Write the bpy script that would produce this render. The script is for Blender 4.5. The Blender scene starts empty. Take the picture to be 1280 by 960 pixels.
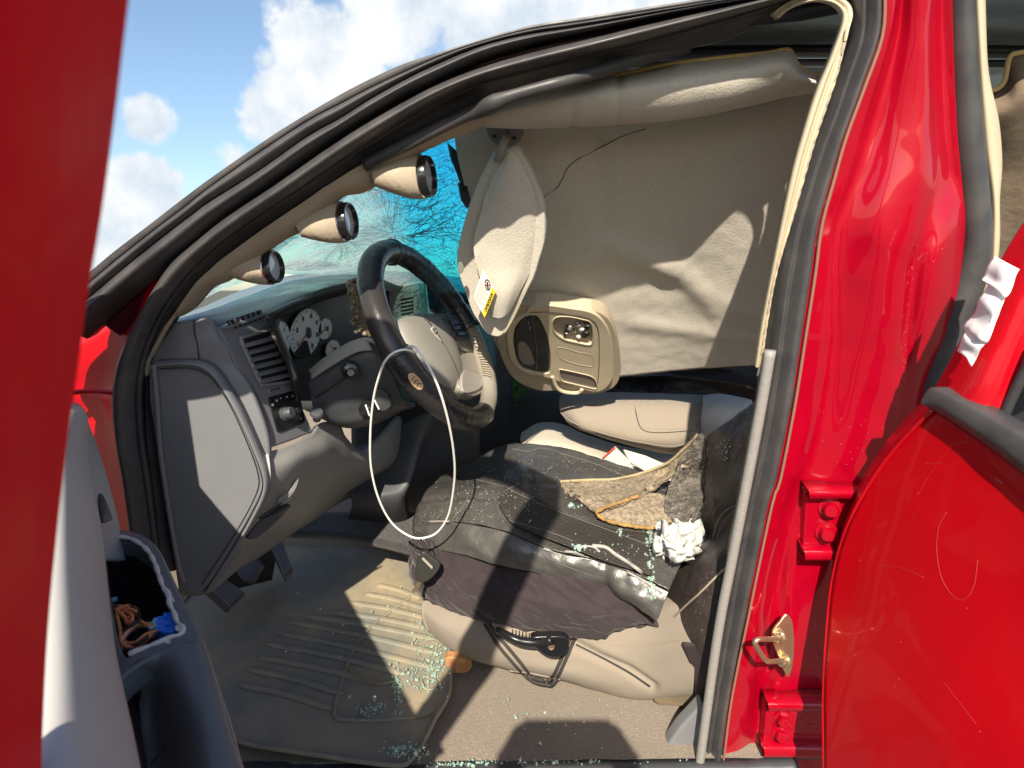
import bpy, bmesh, math, random
import numpy as np
from mathutils import Vector, Matrix, noise
from mathutils.geometry import tessellate_polygon
random.seed(7); np.random.seed(7)
S = bpy.context.scene
COL = S.collection
R_ = math.radians

# ---------------------------------------------------------------- camera, sun, sky
# The cab leans towards the photographer; everything of the truck is laid out in the
# truck's own frame (X = rearwards, Y = across the cab, Z = up) and stood in the world by TILT.
TILT = Matrix.Rotation(R_(14.0), 4, 'X')
PITCH = 21.5
FPX = 890.0
cam = bpy.data.objects.new('camera', bpy.data.cameras.new('camera'))
COL.objects.link(cam); S.camera = cam
cam.matrix_world = TILT @ Matrix.Rotation(R_(90.0 - PITCH), 4, 'X')
cam.data.sensor_width = 36.0
cam.data.lens = FPX / 1280.0 * 36.0
cam.data.clip_start = 0.01; cam.data.clip_end = 9000.0
cam.data.dof.use_dof = True
cam.data.dof.focus_distance = 1.25
cam.data.dof.aperture_fstop = 8.5

SUN_FROM = Vector((-0.10, -1.0, 1.04)).normalized()          # direction to the sun, truck frame
SUN_W = (TILT.to_3x3() @ SUN_FROM).normalized()
sun = bpy.data.objects.new('sun', bpy.data.lights.new('sun', 'SUN'))
COL.objects.link(sun)
sun.data.energy = 4.2; sun.data.angle = R_(0.55); sun.data.color = (1.0, 0.90, 0.74)
sun.rotation_euler = SUN_W.to_track_quat('Z', 'Y').to_euler()

W = bpy.data.worlds.new('World'); S.world = W; W.use_nodes = True
nt = W.node_tree; nt.nodes.clear()
def wn(t, **k):
    n = nt.nodes.new(t)
    for a, b in k.items(): setattr(n, a, b)
    return n
wo = wn('ShaderNodeOutputWorld'); bg = wn('ShaderNodeBackground'); bg.inputs['Strength'].default_value = 0.08
sky = wn('ShaderNodeTexSky', sky_type='NISHITA')
sky.sun_disc = False
sky.sun_elevation = math.asin(SUN_W.z); sky.sun_rotation = math.atan2(SUN_W.x, SUN_W.y)
sky.air_density = 1.0; sky.dust_density = .7; sky.ozone_density = 1.2
tc = wn('ShaderNodeTexCoord')
def px_dir(px, py):
    p = R_(PITCH); d = (py-480)/FPX; e = (px-640)/FPX
    v = Vector((e, math.cos(p)-d*math.sin(p), -math.sin(p)-d*math.cos(p)))
    return v
# cumulus: noise billows over the whole dome plus a few banks that stand where the photograph has them
n1 = wn('ShaderNodeTexNoise'); n1.inputs['Scale'].default_value = 3.2; n1.inputs['Detail'].default_value = 9; n1.inputs['Roughness'].default_value = 0.56
nt.links.new(tc.outputs['Generated'], n1.inputs['Vector'])
acc = None
blobs = [(183,150,.062,.75), (180,238,.085,.9),(140,270,.10,.85),(215,290,.09,.75), (330,75,.05,.55),(400,60,.13,.75), (360,135,.11,.85), (430,120,.14,.9),(300,205,.06,.5),
         (500,20,.16,.75), (640,0,.2,1.0), (800,-30,.3,1.0), (560,60,.2,.55),(110,360,.19,.9)]
for (bx, by, br, bs) in blobs:
    v = (TILT.to_3x3() @ px_dir(bx, by)).normalized()
    dd = wn('ShaderNodeVectorMath', operation='DISTANCE'); dd.inputs[1].default_value = v
    nt.links.new(tc.outputs['Generated'], dd.inputs[0])
    mr = wn('ShaderNodeMapRange'); mr.interpolation_type = 'SMOOTHSTEP'
    mr.inputs['From Min'].default_value = br; mr.inputs['From Max'].default_value = 0.0
    mr.inputs['To Min'].default_value = 0; mr.inputs['To Max'].default_value = bs
    nt.links.new(dd.outputs['Value'], mr.inputs['Value'])
    if acc is None: acc = mr.outputs[0]
    else:
        mx = wn('ShaderNodeMath', operation='MAXIMUM')
        nt.links.new(acc, mx.inputs[0]); nt.links.new(mr.outputs[0], mx.inputs[1]); acc = mx.outputs[0]
def wmath(op, a, b):
    m = wn('ShaderNodeMath', operation=op)
    for i, q in enumerate((a, b)):
        if isinstance(q, (int, float)): m.inputs[i].default_value = q
        else: nt.links.new(q, m.inputs[i])
    return m.outputs[0]
n2 = wn('ShaderNodeTexNoise'); n2.inputs['Scale'].default_value = 14; n2.inputs['Detail'].default_value = 8; n2.inputs['Roughness'].default_value = 0.6
nt.links.new(tc.outputs['Generated'], n2.inputs['Vector'])
dens = wmath('ADD', wmath('MULTIPLY', acc, 0.62), wmath('MULTIPLY', n1.outputs['Fac'], 0.35))
dens = wmath('ADD', dens, wmath('MULTIPLY', n2.outputs['Fac'], 0.50))
cm = wn('ShaderNodeMapRange'); cm.interpolation_type = 'SMOOTHSTEP'
cm.inputs['From Min'].default_value = 0.63; cm.inputs['From Max'].default_value = 0.74
nt.links.new(dens, cm.inputs['Value'])
shade = wn('ShaderNodeMapRange'); shade.inputs['From Min'].default_value = .35; shade.inputs['From Max'].default_value = .65
nt.links.new(n2.outputs['Fac'], shade.inputs['Value'])
cc = wn('ShaderNodeMix', data_type='RGBA'); cc.inputs[6].default_value = (4.3, 4.9, 5.5, 1); cc.inputs[7].default_value = (6.6, 6.6, 6.6, 1)
nt.links.new(shade.outputs[0], cc.inputs[0])
sk = wn('ShaderNodeMix', data_type='RGBA', blend_type='MULTIPLY'); sk.inputs[0].default_value = 1; sk.inputs[7].default_value = (.95, .98, 1.0, 1)
nt.links.new(sky.outputs[0], sk.inputs[6])
mxc = wn('ShaderNodeMix', data_type='RGBA')
nt.links.new(cm.outputs[0], mxc.inputs[0]); nt.links.new(sk.outputs[2], mxc.inputs[6]); nt.links.new(cc.outputs[2], mxc.inputs[7])
nt.links.new(mxc.outputs[2], bg.inputs['Color']); nt.links.new(bg.outputs[0], wo.inputs[0])

S.view_settings.view_transform = 'Standard'; S.view_settings.look = 'None'
S.view_settings.exposure = 1.05; S.view_settings.gamma = 1.0
S.render.engine = 'CYCLES'
S.cycles.max_bounces = 8; S.cycles.transparent_max_bounces = 12

# ---------------------------------------------------------------- geometry helpers
def V(px, py, Y=None, X=None, z=None, d=0.0):
    """A point of the truck frame seen in direction (px,py), on the plane Y=, X= or z= ."""
    r = px_dir(px, py)
    if Y is not None: t = Y / r.y
    elif X is not None: t = X / r.x
    else: t = z / r.z
    return r * t
def vs(pts, mode='Y', val=None):
    out = []
    for p in pts:
        v = p[2] if len(p) > 2 else val
        out.append(V(p[0], p[1], **{mode: v}))
    return out

def cr(P, n, closed=False):
    """Catmull-Rom resample of control points (k,3) to n points, even in control chord length."""
    P = np.array([tuple(p) for p in P], float); k = len(P)
    if k == 2 and not closed:
        t = np.linspace(0, 1, n)[:, None]; return P[0]*(1-t)+P[1]*t
    if closed: Q = np.vstack([P[-1], P, P[0], P[1]]); m = k
    else: Q = np.vstack([2*P[0]-P[1], P, 2*P[-1]-P[-2]]); m = k-1
    seg = np.array([np.linalg.norm(Q[i+2]-Q[i+1]) for i in range(m)]) + 1e-9
    cum = np.concatenate([[0], np.cumsum(seg)]); T = cum[-1]
    s = np.linspace(0, T, n, endpoint=not closed)
    out = np.zeros((n, P.shape[1]))
    for j, q in enumerate(s):
        i = min(int(np.searchsorted(cum, q, side='right')-1), m-1); t = (q-cum[i])/seg[i]
        a, b, c, d = Q[i], Q[i+1], Q[i+2], Q[i+3]
        out[j] = .5*((2*b)+(c-a)*t+(2*a-5*b+4*c-d)*t*t+(3*b-a-3*c+d)*t**3)
    return out
def cru(P, n):
    """same, but uniform in control index (keeps columns of a grid aligned)"""
    P = np.array(P, float); k = len(P)
    Q = np.concatenate([(2*P[:1]-P[1:2]), P, (2*P[-1:]-P[-2:-1])])
    out = []
    for s in np.linspace(0, k-1, n):
        i = min(int(s), k-2); t = s-i
        a, b, c, d = Q[i], Q[i+1], Q[i+2], Q[i+3]
        out.append(.5*((2*b)+(c-a)*t+(2*a-5*b+4*c-d)*t*t+(3*b-a-3*c+d)*t**3))
    return np.array(out)

def finish(me, smooth=True):
    if smooth:
        me.polygons.foreach_set('use_smooth', [True]*len(me.polygons))
    me.update()
def tagtop(o, label, cat, group=None, kind=None):
    if label: o['label'] = label
    if cat: o['category'] = cat
    if group: o['group'] = group
    if kind: o['kind'] = kind
    return o
def thing(name, label, cat, base, group=None):
    o = bpy.data.objects.new(name, None); COL.objects.link(o)
    o.empty_display_size = .05
    o['base'] = tuple(base)
    o.matrix_world = TILT @ Matrix.Translation(Vector(base))
    return tagtop(o, label, cat, group)
def link(name, me, mat, parent=None, base=None, kind=None, label=None):
    """link mesh me (truck-frame coordinates) under parent, or as its own top-level object"""
    o = bpy.data.objects.new(name, me)
    for m in (mat if isinstance(mat, (list, tuple)) else [mat]):
        if m: me.materials.append(m)
    if parent is None:
        if base is None:
            c = np.array([v.co for v in me.vertices]); base = (c[:, 0].mean(), c[:, 1].mean(), c[:, 2].min())
        b = Vector(base); me.transform(Matrix.Translation(-b))
        o.matrix_world = TILT @ Matrix.Translation(b)
        o['base'] = tuple(b)
    else:
        top = parent
        while top.parent: top = top.parent
        b = Vector(top['base']) if parent is top else Vector((0, 0, 0))
        o.parent = parent
        o.location = -b
    COL.objects.link(o)
    if kind: o['kind'] = kind
    if label: o['label'] = label
    return o
def weld(o, d=0.0001):
    bm = bmesh.new(); bm.from_mesh(o.data); bmesh.ops.remove_doubles(bm, verts=bm.verts, dist=d); bm.to_mesh(o.data); bm.free()
def grid_mesh(name, G, flip_to_cam=True, wrap_u=False):
    nv, nu = G.shape[:2]
    verts = [tuple(p) for p in G.reshape(-1, 3)]
    faces = []
    for j in range(nv-1):
        for i in range(nu if wrap_u else nu-1):
            i2 = (i+1) % nu
            faces.append((j*nu+i, j*nu+i2, (j+1)*nu+i2, (j+1)*nu+i))
    if flip_to_cam:
        a = G[nv//2, nu//2]; n = np.zeros(3)
        for jj in (nv//4, nv//2, (3*nv)//4):
            for ii in (nu//4, nu//2, (3*nu)//4):
                ii = min(ii, nu-2); jj = min(jj, nv-2)
                n += np.cross(G[jj, ii+1]-G[jj, ii], G[jj+1, ii]-G[jj, ii])
        if np.dot(n, -a) < 0: faces = [f[::-1] for f in faces]
    me = bpy.data.meshes.new(name); me.from_pydata(verts, [], faces); finish(me)
    return me
def normals(G):
    du = np.gradient(G, axis=1); dv = np.gradient(G, axis=0)
    n = np.cross(du, dv); n /= (np.linalg.norm(n, axis=2, keepdims=True)+1e-12)
    flip = np.sign((n*(-G)).sum(axis=2).mean()) or 1
    return n*flip
def patch(name, rows, mat, parent=None, n=(40, 30), thick=0.0, disp=None, mode='Y', val=None, kind=None, label=None, base=None, bevel=0):
    """free-form sheet through a grid of control points"""
    G = []
    for r in rows:
        if isinstance(r, tuple) and isinstance(r[0], str): G.append([tuple(p) for p in vs(r[1], r[0], r[2] if len(r) > 2 else None)])
        elif isinstance(r[0], Vector): G.append([tuple(p) for p in r])
        else: G.append([tuple(p) for p in vs(r, mode, val)])
    G = np.array(G)
    G = np.array([cru(r, n[0]) for r in G])
    G = np.stack([cru(G[:, i], n[1]) for i in range(n[0])], axis=1)
    if disp:
        N = normals(G); nv, nu = G.shape[:2]
        for j in range(nv):
            for i in range(nu):
                G[j, i] += N[j, i]*disp(Vector(G[j, i]), i/(nu-1), j/(nv-1))
    me = grid_mesh(name, G)
    o = link(name, me, mat, parent, kind=kind, label=label, base=base)
    if thick:
        m = o.modifiers.new('solid', 'SOLIDIFY'); m.thickness = thick; m.offset = -1
        if bevel:
            b = o.modifiers.new('bev', 'BEVEL'); b.width = bevel; b.segments = 2; b.limit_method = 'ANGLE'
    return o
def nz(p, sc, seed=0): return noise.noise(Vector((p[0]*sc+seed*7.3, p[1]*sc-seed*3.1, p[2]*sc+seed)))

def poly(P, n=None, closed=True, corner=False):
    return [Vector(p) for p in cr(P, n or len(P)*6, closed)]
def slab(name, loops, mat, parent=None, thick=.01, bevel=.002, seg=3, dirv=None, kind=None, label=None, smooth=True, base=None, lift=0.0):
    """plate with (possibly holed) outline, face towards the camera, body behind"""
    if isinstance(loops[0], Vector): loops = [loops]
    allp = [p for l in loops for p in l]
    tris = tessellate_polygon(loops)
    c = sum(loops[0], Vector())/len(loops[0])
    n = Vector()
    L = loops[0]
    for i in range(len(L)): n += (L[i]-c).cross(L[(i+1) % len(L)]-c)
    n.normalize()
    if n.dot(-c) < 0: n = -n
    back = dirv if dirv is not None else -n
    bm = bmesh.new()
    f = [bm.verts.new(p+n*lift) for p in allp]; b = [bm.verts.new(p+n*lift+back.normalized()*thick) for p in allp]
    for t in tris:
        a = allp[t[0]]; q = (allp[t[1]]-a).cross(allp[t[2]]-a)
        if q.length < 1e-14: continue
        t = list(t) if q.dot(n) > 0 else list(t)[::-1]
        try: bm.faces.new([f[i] for i in t]); bm.faces.new([b[i] for i in t[::-1]])
        except ValueError: pass
    k = 0
    for l in loops:
        for i in range(len(l)):
            i2 = (i+1) % len(l)
            try: bm.faces.new((f[k+i], f[k+i2], b[k+i2], b[k+i]))
            except ValueError: pass
        k += len(l)
    bmesh.ops.recalc_face_normals(bm, faces=bm.faces)
    bmesh.ops.dissolve_limit(bm, angle_limit=.02, verts=bm.verts, edges=bm.edges)
    me = bpy.data.meshes.new(name); bm.to_mesh(me); bm.free(); finish(me, smooth)
    o = link(name, me, mat, parent, kind=kind, label=label, base=base)
    if bevel:
        m = o.modifiers.new('bev', 'BEVEL'); m.width = bevel; m.segments = seg; m.limit_method = 'ANGLE'; m.angle_limit = R_(35)
        m.harden_normals = False
    if smooth:
        w = o.modifiers.new('wn', 'WEIGHTED_NORMAL'); w.keep_sharp = False
    return o
def tube_mesh(name, pts, r, seg=10, closed=False, n=None, flat=None, caps=True):
    P = cr(pts, n or max(12, len(pts)*6), closed); k = len(P)
    rr = r if callable(r) else (lambda t: r)
    G = []
    T = np.gradient(P, axis=0)
    if closed: T = np.roll(P, -1, 0)-np.roll(P, 1, 0)
    up = Vector((0, 0, 1)) if abs(Vector(T[0]).normalized().z) < .9 else Vector((1, 0, 0))
    for i in range(k):
        t = Vector(T[i]).normalized()
        s = t.cross(up).normalized(); up = s.cross(t).normalized()
        q = rr(i/(k-1)); fl = flat or (1, 1)
        G.append([tuple(Vector(P[i])+s*math.cos(a)*q*fl[0]+up*math.sin(a)*q*fl[1]) for a in [2*math.pi*j/seg for j in range(seg)]])
    if closed: G.append(G[0])
    G = np.array(G)
    me = grid_mesh(name, G, False, True)
    bm = bmesh.new(); bm.from_mesh(me)
    if closed: bmesh.ops.remove_doubles(bm, verts=bm.verts, dist=1e-6)
    elif caps:
        bm.verts.ensure_lookup_table()
        bm.faces.new([bm.verts[i] for i in range(seg)]); bm.faces.new([bm.verts[(k-1)*seg+i] for i in range(seg)][::-1])
    bmesh.ops.recalc_face_normals(bm, faces=bm.faces); bm.to_mesh(me); bm.free(); finish(me)
    return me
def tube(name, pts, r, mat, parent=None, seg=10, closed=False, n=None, kind=None, label=None, flat=None, base=None):
    return link(name, tube_mesh(name, pts, r, seg, closed, n, flat), mat, parent, kind=kind, label=label, base=base)
def ribbon(name, A, B, prof, mat, parent=None, n=90, out=Vector((0, -1, 0)), kind=None, label=None, disp=None):
    """moulding between two edge curves; prof = [(u, o)] with o metres towards `out`"""
    A = cr(A, n); B = cr(B, n)
    G = []
    for a, b in zip(A, B):
        a, b = Vector(a), Vector(b)
        G.append([tuple(a.lerp(b, u)+out*o) for (u, o) in prof])
    G = np.array(G)
    if disp:
        for j in range(G.shape[0]):
            for i in range(G.shape[1]): G[j, i] += np.array(out)*disp(Vector(G[j, i]), j/(n-1), prof[i][0])
    me = grid_mesh(name, G, False, True)
    bm = bmesh.new(); bm.from_mesh(me); bmesh.ops.recalc_face_normals(bm, faces=bm.faces); bm.to_mesh(me); bm.free(); finish(me)
    return link(name, me, mat, parent, kind=kind, label=label)
def smoothprof(P, n): 
    return [tuple(p) for p in cr([(a, b, 0) for a, b in P], n)[:, :2]]
def box(name, c, ax, size, mat, parent=None, bevel=.002, kind=None, label=None, seg=2):
    """rounded box: centre, 3 axis vectors, full sizes"""
    bm = bmesh.new(); bmesh.ops.create_cube(bm, size=1)
    M = Matrix([ [ax[j][i]*size[j] for j in range(3)] for i in range(3)]).to_4x4(); M.translation = c
    bmesh.ops.transform(bm, matrix=M, verts=bm.verts)
    bmesh.ops.recalc_face_normals(bm, faces=bm.faces)
    if bevel: bmesh.ops.bevel(bm, geom=bm.edges[:], offset=bevel, segments=seg, affect='EDGES', profile=.5)
    me = bpy.data.meshes.new(name); bm.to_mesh(me); bm.free(); finish(me, False)
    for p in me.polygons: p.use_smooth = bevel > 0
    o = link(name, me, mat, parent, kind=kind, label=label)
    if bevel: o.modifiers.new('wn', 'WEIGHTED_NORMAL')
    return o
def frame(n, ref=Vector((0, 0, 1))):
    n = n.normalized(); u = ref.cross(n)
    if u.length < 1e-4: u = Vector((1, 0, 0)).cross(n)
    u.normalize(); return u, n.cross(u).normalized(), n
def lathe(name, c, axis, prof, mat, parent=None, seg=28, kind=None, label=None, sq=(1, 1), ref=Vector((0, 0, 1)), off=None):
    """solid of revolution; prof=[(radius, height along axis)]"""
    u, v, n = frame(axis, ref)
    G = []
    for (r, h) in prof:
        G.append([tuple(c+n*h+(u*math.cos(a)*sq[0]+v*math.sin(a)*sq[1])*r) for a in [2*math.pi*j/seg for j in range(seg)]])
    me = grid_mesh(name, np.array(G), False, True)
    bm = bmesh.new(); bm.from_mesh(me); bmesh.ops.remove_doubles(bm, verts=bm.verts, dist=1e-6)
    bmesh.ops.recalc_face_normals(bm, faces=bm.faces); bm.to_mesh(me); bm.free(); finish(me)
    o = link(name, me, mat, parent, kind=kind, label=label)
    m = o.modifiers.new('es', 'EDGE_SPLIT'); m.split_angle = R_(40)
    return o
def text(name, s, c, right, up, size, mat, parent, ext=.0003, align='CENTER'):
    cu = bpy.data.curves.new(name, 'FONT'); cu.body = s; cu.size = size; cu.extrude = ext; cu.align_x = align; cu.align_y = 'CENTER'
    o = bpy.data.objects.new('tmp', cu); me = bpy.data.meshes.new_from_object(o); bpy.data.objects.remove(o)
    right = right.normalized(); n = right.cross(up).normalized(); up = n.cross(right)
    M = Matrix(((right.x, up.x, n.x, 0), (right.y, up.y, n.y, 0), (right.z, up.z, n.z, 0), (0, 0, 0, 1))); M.translation = c
    me.transform(M); me.materials.clear()
    return link(name, me, mat, parent)


from mathutils.bvhtree import BVHTree
def drop(objs):
    vv=[];ff=[]
    for o in objs:
        top=o
        while top.parent: top=top.parent
        bb=len(vv); vv+=[v.co.copy() if o is not top else v.co+Vector(top['base']) for v in o.data.vertices]; ff+=[tuple(bb+i for i in p.vertices) for p in o.data.polygons]
    return BVHTree.FromPolygons(vv,ff)
def onpath(T, L, lift=0., alt=1.3, n=40):
    return [on(T, q[0], q[1], lift, alt) for q in cr([(a, b, 0) for a, b in L], n)]
def on(T, x, y, lift=0., alt=1.3):
    """point on the surface T seen at (x,y), raised by lift towards the viewer"""
    d = px_dir(x,y).normalized(); h = T.ray_cast(Vector((0,0,0)), d)
    p = h[0] if h[0] is not None else V(x,y,Y=alt)
    return p-d*lift

# ---------------------------------------------------------------- materials
def mat(name, col, rough=.5, metal=0., bump=None, var=None, coat=0., spec=.5, sheen=0., coat_rough=.03, dust=None, rvar=0.):
    """bump = [(scale, strength, dist, kind)], var=(scale, amount, colour2), dust=(scale, threshold, colour, amount)"""
    m = bpy.data.materials.new(name); m.use_nodes = True; t = m.node_tree; N = t.nodes; L = t.links
    b = N['Principled BSDF']
    b.inputs['Base Color'].default_value = (*col, 1); b.inputs['Roughness'].default_value = rough; b.inputs['Metallic'].default_value = metal
    b.inputs['Coat Weight'].default_value = coat; b.inputs['Coat Roughness'].default_value = coat_rough
    b.inputs['Specular IOR Level'].default_value = spec; b.inputs['Sheen Weight'].default_value = sheen
    tcn = N.new('ShaderNodeTexCoord'); oc = tcn.outputs['Object']
    def nse(scale, detail=4, rough=.55):
        n = N.new('ShaderNodeTexNoise'); n.inputs['Scale'].default_value = scale; n.inputs['Detail'].default_value = detail; n.inputs['Roughness'].default_value = rough
        L.new(oc, n.inputs['Vector']); return n.outputs['Fac']
    cur = None
    if var:
        sc, am, c2 = var
        f = nse(sc, 6)
        mp = N.new('ShaderNodeMapRange'); mp.inputs['From Min'].default_value = .38; mp.inputs['From Max'].default_value = .68; mp.inputs['To Max'].default_value = am
        L.new(f, mp.inputs['Value'])
        mx = N.new('ShaderNodeMix'); mx.data_type = 'RGBA'; mx.inputs[6].default_value = (*col, 1); mx.inputs[7].default_value = (*c2, 1)
        L.new(mp.outputs[0], mx.inputs[0]); cur = mx.outputs[2]
    if dust:
        for (sc, th, c2, am) in (dust if isinstance(dust, list) else [dust]):
            f = nse(sc, 3, .7); f2 = nse(6, 3)
            ad = N.new('ShaderNodeMath'); ad.operation = 'ADD'; L.new(f, ad.inputs[0])
            m2 = N.new('ShaderNodeMath'); m2.operation = 'MULTIPLY'; m2.inputs[1].default_value = .45; L.new(f2, m2.inputs[0]); L.new(m2.outputs[0], ad.inputs[1])
            mp = N.new('ShaderNodeMapRange'); mp.inputs['From Min'].default_value = th+.225; mp.inputs['From Max'].default_value = th+.275; mp.inputs['To Max'].default_value = am
            L.new(ad.outputs[0], mp.inputs['Value'])
            mx = N.new('ShaderNodeMix'); mx.data_type = 'RGBA'; mx.inputs[7].default_value = (*c2, 1)
            if cur is None: mx.inputs[6].default_value = (*col, 1)
            else: L.new(cur, mx.inputs[6])
            L.new(mp.outputs[0], mx.inputs[0]); cur = mx.outputs[2]
    if cur is not None: L.new(cur, b.inputs['Base Color'])
    if rvar:
        f = nse(30, 5); mp = N.new('ShaderNodeMapRange'); mp.inputs['From Min'].default_value = .3; mp.inputs['From Max'].default_value = .7
        mp.inputs['To Min'].default_value = max(0, rough-rvar); mp.inputs['To Max'].default_value = min(1, rough+rvar)
        L.new(f, mp.inputs['Value']); L.new(mp.outputs[0], b.inputs['Roughness'])
    prev = None
    for bb in (bump or []):
        sc, st, di = bb[:3]; kind = bb[3] if len(bb) > 3 else 'noise'
        if kind == 'noise': h = nse(sc, 3)
        elif kind == 'cells':
            v = N.new('ShaderNodeTexVoronoi'); v.inputs['Scale'].default_value = sc; L.new(oc, v.inputs['Vector']); h = v.outputs['Distance']
        elif kind == 'weave':
            w1 = N.new('ShaderNodeTexWave'); w1.inputs['Scale'].default_value = sc; w1.bands_direction = 'X'; L.new(oc, w1.inputs['Vector'])
            w2 = N.new('ShaderNodeTexWave'); w2.inputs['Scale'].default_value = sc; w2.bands_direction = 'Z'; L.new(oc, w2.inputs['Vector'])
            mm = N.new('ShaderNodeMath'); mm.operation = 'MULTIPLY'; L.new(w1.outputs['Fac'], mm.inputs[0]); L.new(w2.outputs['Fac'], mm.inputs[1]); h = mm.outputs[0]
        bn = N.new('ShaderNodeBump'); bn.inputs['Strength'].default_value = st; bn.inputs['Distance'].default_value = di
        L.new(h, bn.inputs['Height'])
        if prev is not None: L.new(prev, bn.inputs['Normal'])
        prev = bn.outputs[0]
    if prev is not None: L.new(prev, b.inputs['Normal'])
    return m
PAINT = mat('red_paint', (.50, .0, .008), .35, coat=.5, var=(9, .25, (.42, .0, .007)), coat_rough=.02, bump=[(900, .03, .0004)])
PAINT_D = mat('dusty_red_paint', (.33, .0, .012), .34, coat=1., spec=.2, coat_rough=.015, bump=[(90, .04, .0004)], dust=[(420, .78, (.65, .2, .2), .5), (60, .80, (.55, .10, .08), .3)])
RUBBER = mat('black_rubber', (.035, .035, .038), .5, bump=[(300, .12, .0005)], var=(12, .8, (.075, .07, .068)), spec=.35, rvar=.12)
RUBBER_G = mat('grey_rubber', (.045, .044, .048), .45, bump=[(220, .12, .0005)], var=(20, .7, (.085, .08, .078)), rvar=.12, dust=(500, .70, (.4, .38, .34), .5))
DARK = mat('dark_plastic', (.022, .023, .026), .42, bump=[(900, .25, .0004)])
GREY = mat('slate_plastic', (.165, .172, .185), .52, bump=[(420, .5, .0012)], var=(10, .35, (.205, .205, .205)), spec=.4, rvar=.08)
GREY_L = mat('light_slate_plastic', (.215, .215, .212), .5, bump=[(420, .5, .0012)], var=(10, .35, (.27, .26, .245)), spec=.4)
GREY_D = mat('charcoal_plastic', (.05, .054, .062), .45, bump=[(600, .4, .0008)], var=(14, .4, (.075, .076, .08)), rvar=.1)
BLACK = mat('black_gloss_plastic', (.012, .012, .014), .2, coat=.4)
TAN = mat('tan_plastic', (.37, .31, .225), .75, bump=[(260, .5, .0012), (60, .15, .001)], var=(14, .5, (.42, .35, .26)))
TAN_L = mat('cream_plastic', (.52, .445, .32), .55, bump=[(500, .12, .0004)], var=(20, .4, (.42, .35, .23)))
FAB = mat('beige_headliner', (.57, .525, .45), .95, sheen=.1, bump=[(330, .5, .0018), (14, .2, .005)], var=(260, .8, (.48, .44, .37)))
SEATF = mat('beige_seat_fabric', (.32, .27, .215), .95, sheen=.1, bump=[(330, .6, .0014, 'weave'), (20, .3, .004)], var=(7, .6, (.30, .245, .185)), dust=(260, .72, (.26, .21, .15), .35))
SEATL = mat('pale_seat_cloth', (.50, .44, .35), .8, sheen=.2, bump=[(40, .3, .003), (600, .2, .0005)], var=(12, .5, (.46, .42, .36)))
FOAM = mat('yellow_foam', (.60, .42, .17), .9, bump=[(300, .5, .001)], var=(40, .7, (.55, .40, .18)))
VINYL = mat('black_vinyl', (.042, .040, .038), .40, bump=[(26, .5, .006), (420, .35, .0006, 'cells')], spec=.6, var=(8, .6, (.075, .07, .064)), dust=[(520, .60, (.34, .32, .28), .55), (150, .70, (.30, .29, .26), .4)], rvar=.1)
VINYL_G = mat('black_vinyl_sheen', (.17, .165, .155), .40, bump=[(22, .6, .008), (420, .25, .0005, 'cells')], spec=.7, metal=.6, dust=(400, .70, (.4, .38, .34), .4))  # grey metallic tone stands for sun glare on glossy black vinyl
MESHF = mat('perforated_vinyl', (.03, .026, .022), .6, bump=[(330, .9, .0015, 'cells')], dust=(500, .64, (.3, .27, .22), .5))
PURPLE = mat('plum_grey_cloth', (.024, .016, .019), .9, sheen=.15, bump=[(700, .3, .0008), (34, .8, .008)], var=(10, .6, (.050, .032, .038)), dust=(500, .72, (.25, .22, .2), .4))
BROWNV = mat('brown_black_vinyl', (.035, .026, .024), .5, bump=[(18, .5, .008), (300, .2, .0006)], dust=(240, .64, (.28, .26, .25), .5))
CARPET = mat('grey_carpet', (.19, .16, .13), 1., sheen=.2, bump=[(420, 1., .004)], var=(240, .9, (.28, .22, .15)), dust=[(300, .60, (.42, .34, .24), .5), (35, .66, (.35, .27, .18), .4)])
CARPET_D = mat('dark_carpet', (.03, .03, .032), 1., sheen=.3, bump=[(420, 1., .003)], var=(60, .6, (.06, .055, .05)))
MATM = mat('rubber_floor_mat', (.17, .17, .145), .66, bump=[(150, .2, .0008), (25, .25, .003)], var=(7, .9, (.33, .265, .17)), dust=[(240, .66, (.40, .33, .22), .55), (40, .62, (.22, .175, .11), .6)], rvar=.12)
FELT = mat('torn_carpet_felt', (.36, .29, .20), 1., bump=[(330, 1., .004), (90, .6, .004)], var=(120, 1., (.15, .12, .09)), dust=(300, .6, (.55, .46, .33), .6))
FELT_G = mat('grey_felt', (.17, .15, .13), 1., bump=[(330, 1., .005), (80, .8, .006)], var=(90, 1., (.05, .045, .04)), dust=(260, .58, (.36, .31, .25), .6))
PAPER = mat('white_tissue', (.52, .52, .50), .9, bump=[(60, .3, .002)])
TAPE = mat('white_tape', (.86, .85, .84), .6, bump=[(40, .35, .003)])
WHITE = mat('white_plastic_cord', (.82, .81, .77), .4)
CHROME = mat('chrome', (.7, .7, .7), .15, metal=1.)
ZINC = mat('yellow_zinc', (.78, .62, .36), .3, metal=.9, bump=[(120, .3, .001)], var=(60, .8, (.62, .58, .50)))
BRASS = mat('brass_key', (.42, .35, .2), .4, metal=.8)
DIAL = mat('white_dial', (.85, .85, .82), .6)
INK = mat('black_ink', (.02, .02, .02), .6)
INKR = mat('red_ink', (.75, .03, .02), .5)
INKW = mat('white_ink', (.8, .8, .8), .5)
YEL = mat('yellow_label', (.85, .62, .03), .5)
LABEL = mat('white_label', (.80, .78, .70), .5)
LENS = mat('smoked_lens', (.20, .16, .14), .18, bump=[(500, .3, .001, 'cells')], coat=.5)
COPPER = mat('orange_wire', (.75, .26, .10), .4)
GREENW = mat('olive_wire', (.38, .36, .10), .4)
PINKW = mat('pink_wire', (.80, .40, .28), .4)
BLUEC = mat('blue_connector', (.01, .22, .95), .35)
BLUEL = mat('pale_blue_plastic', (.25, .45, .70), .35)
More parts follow.
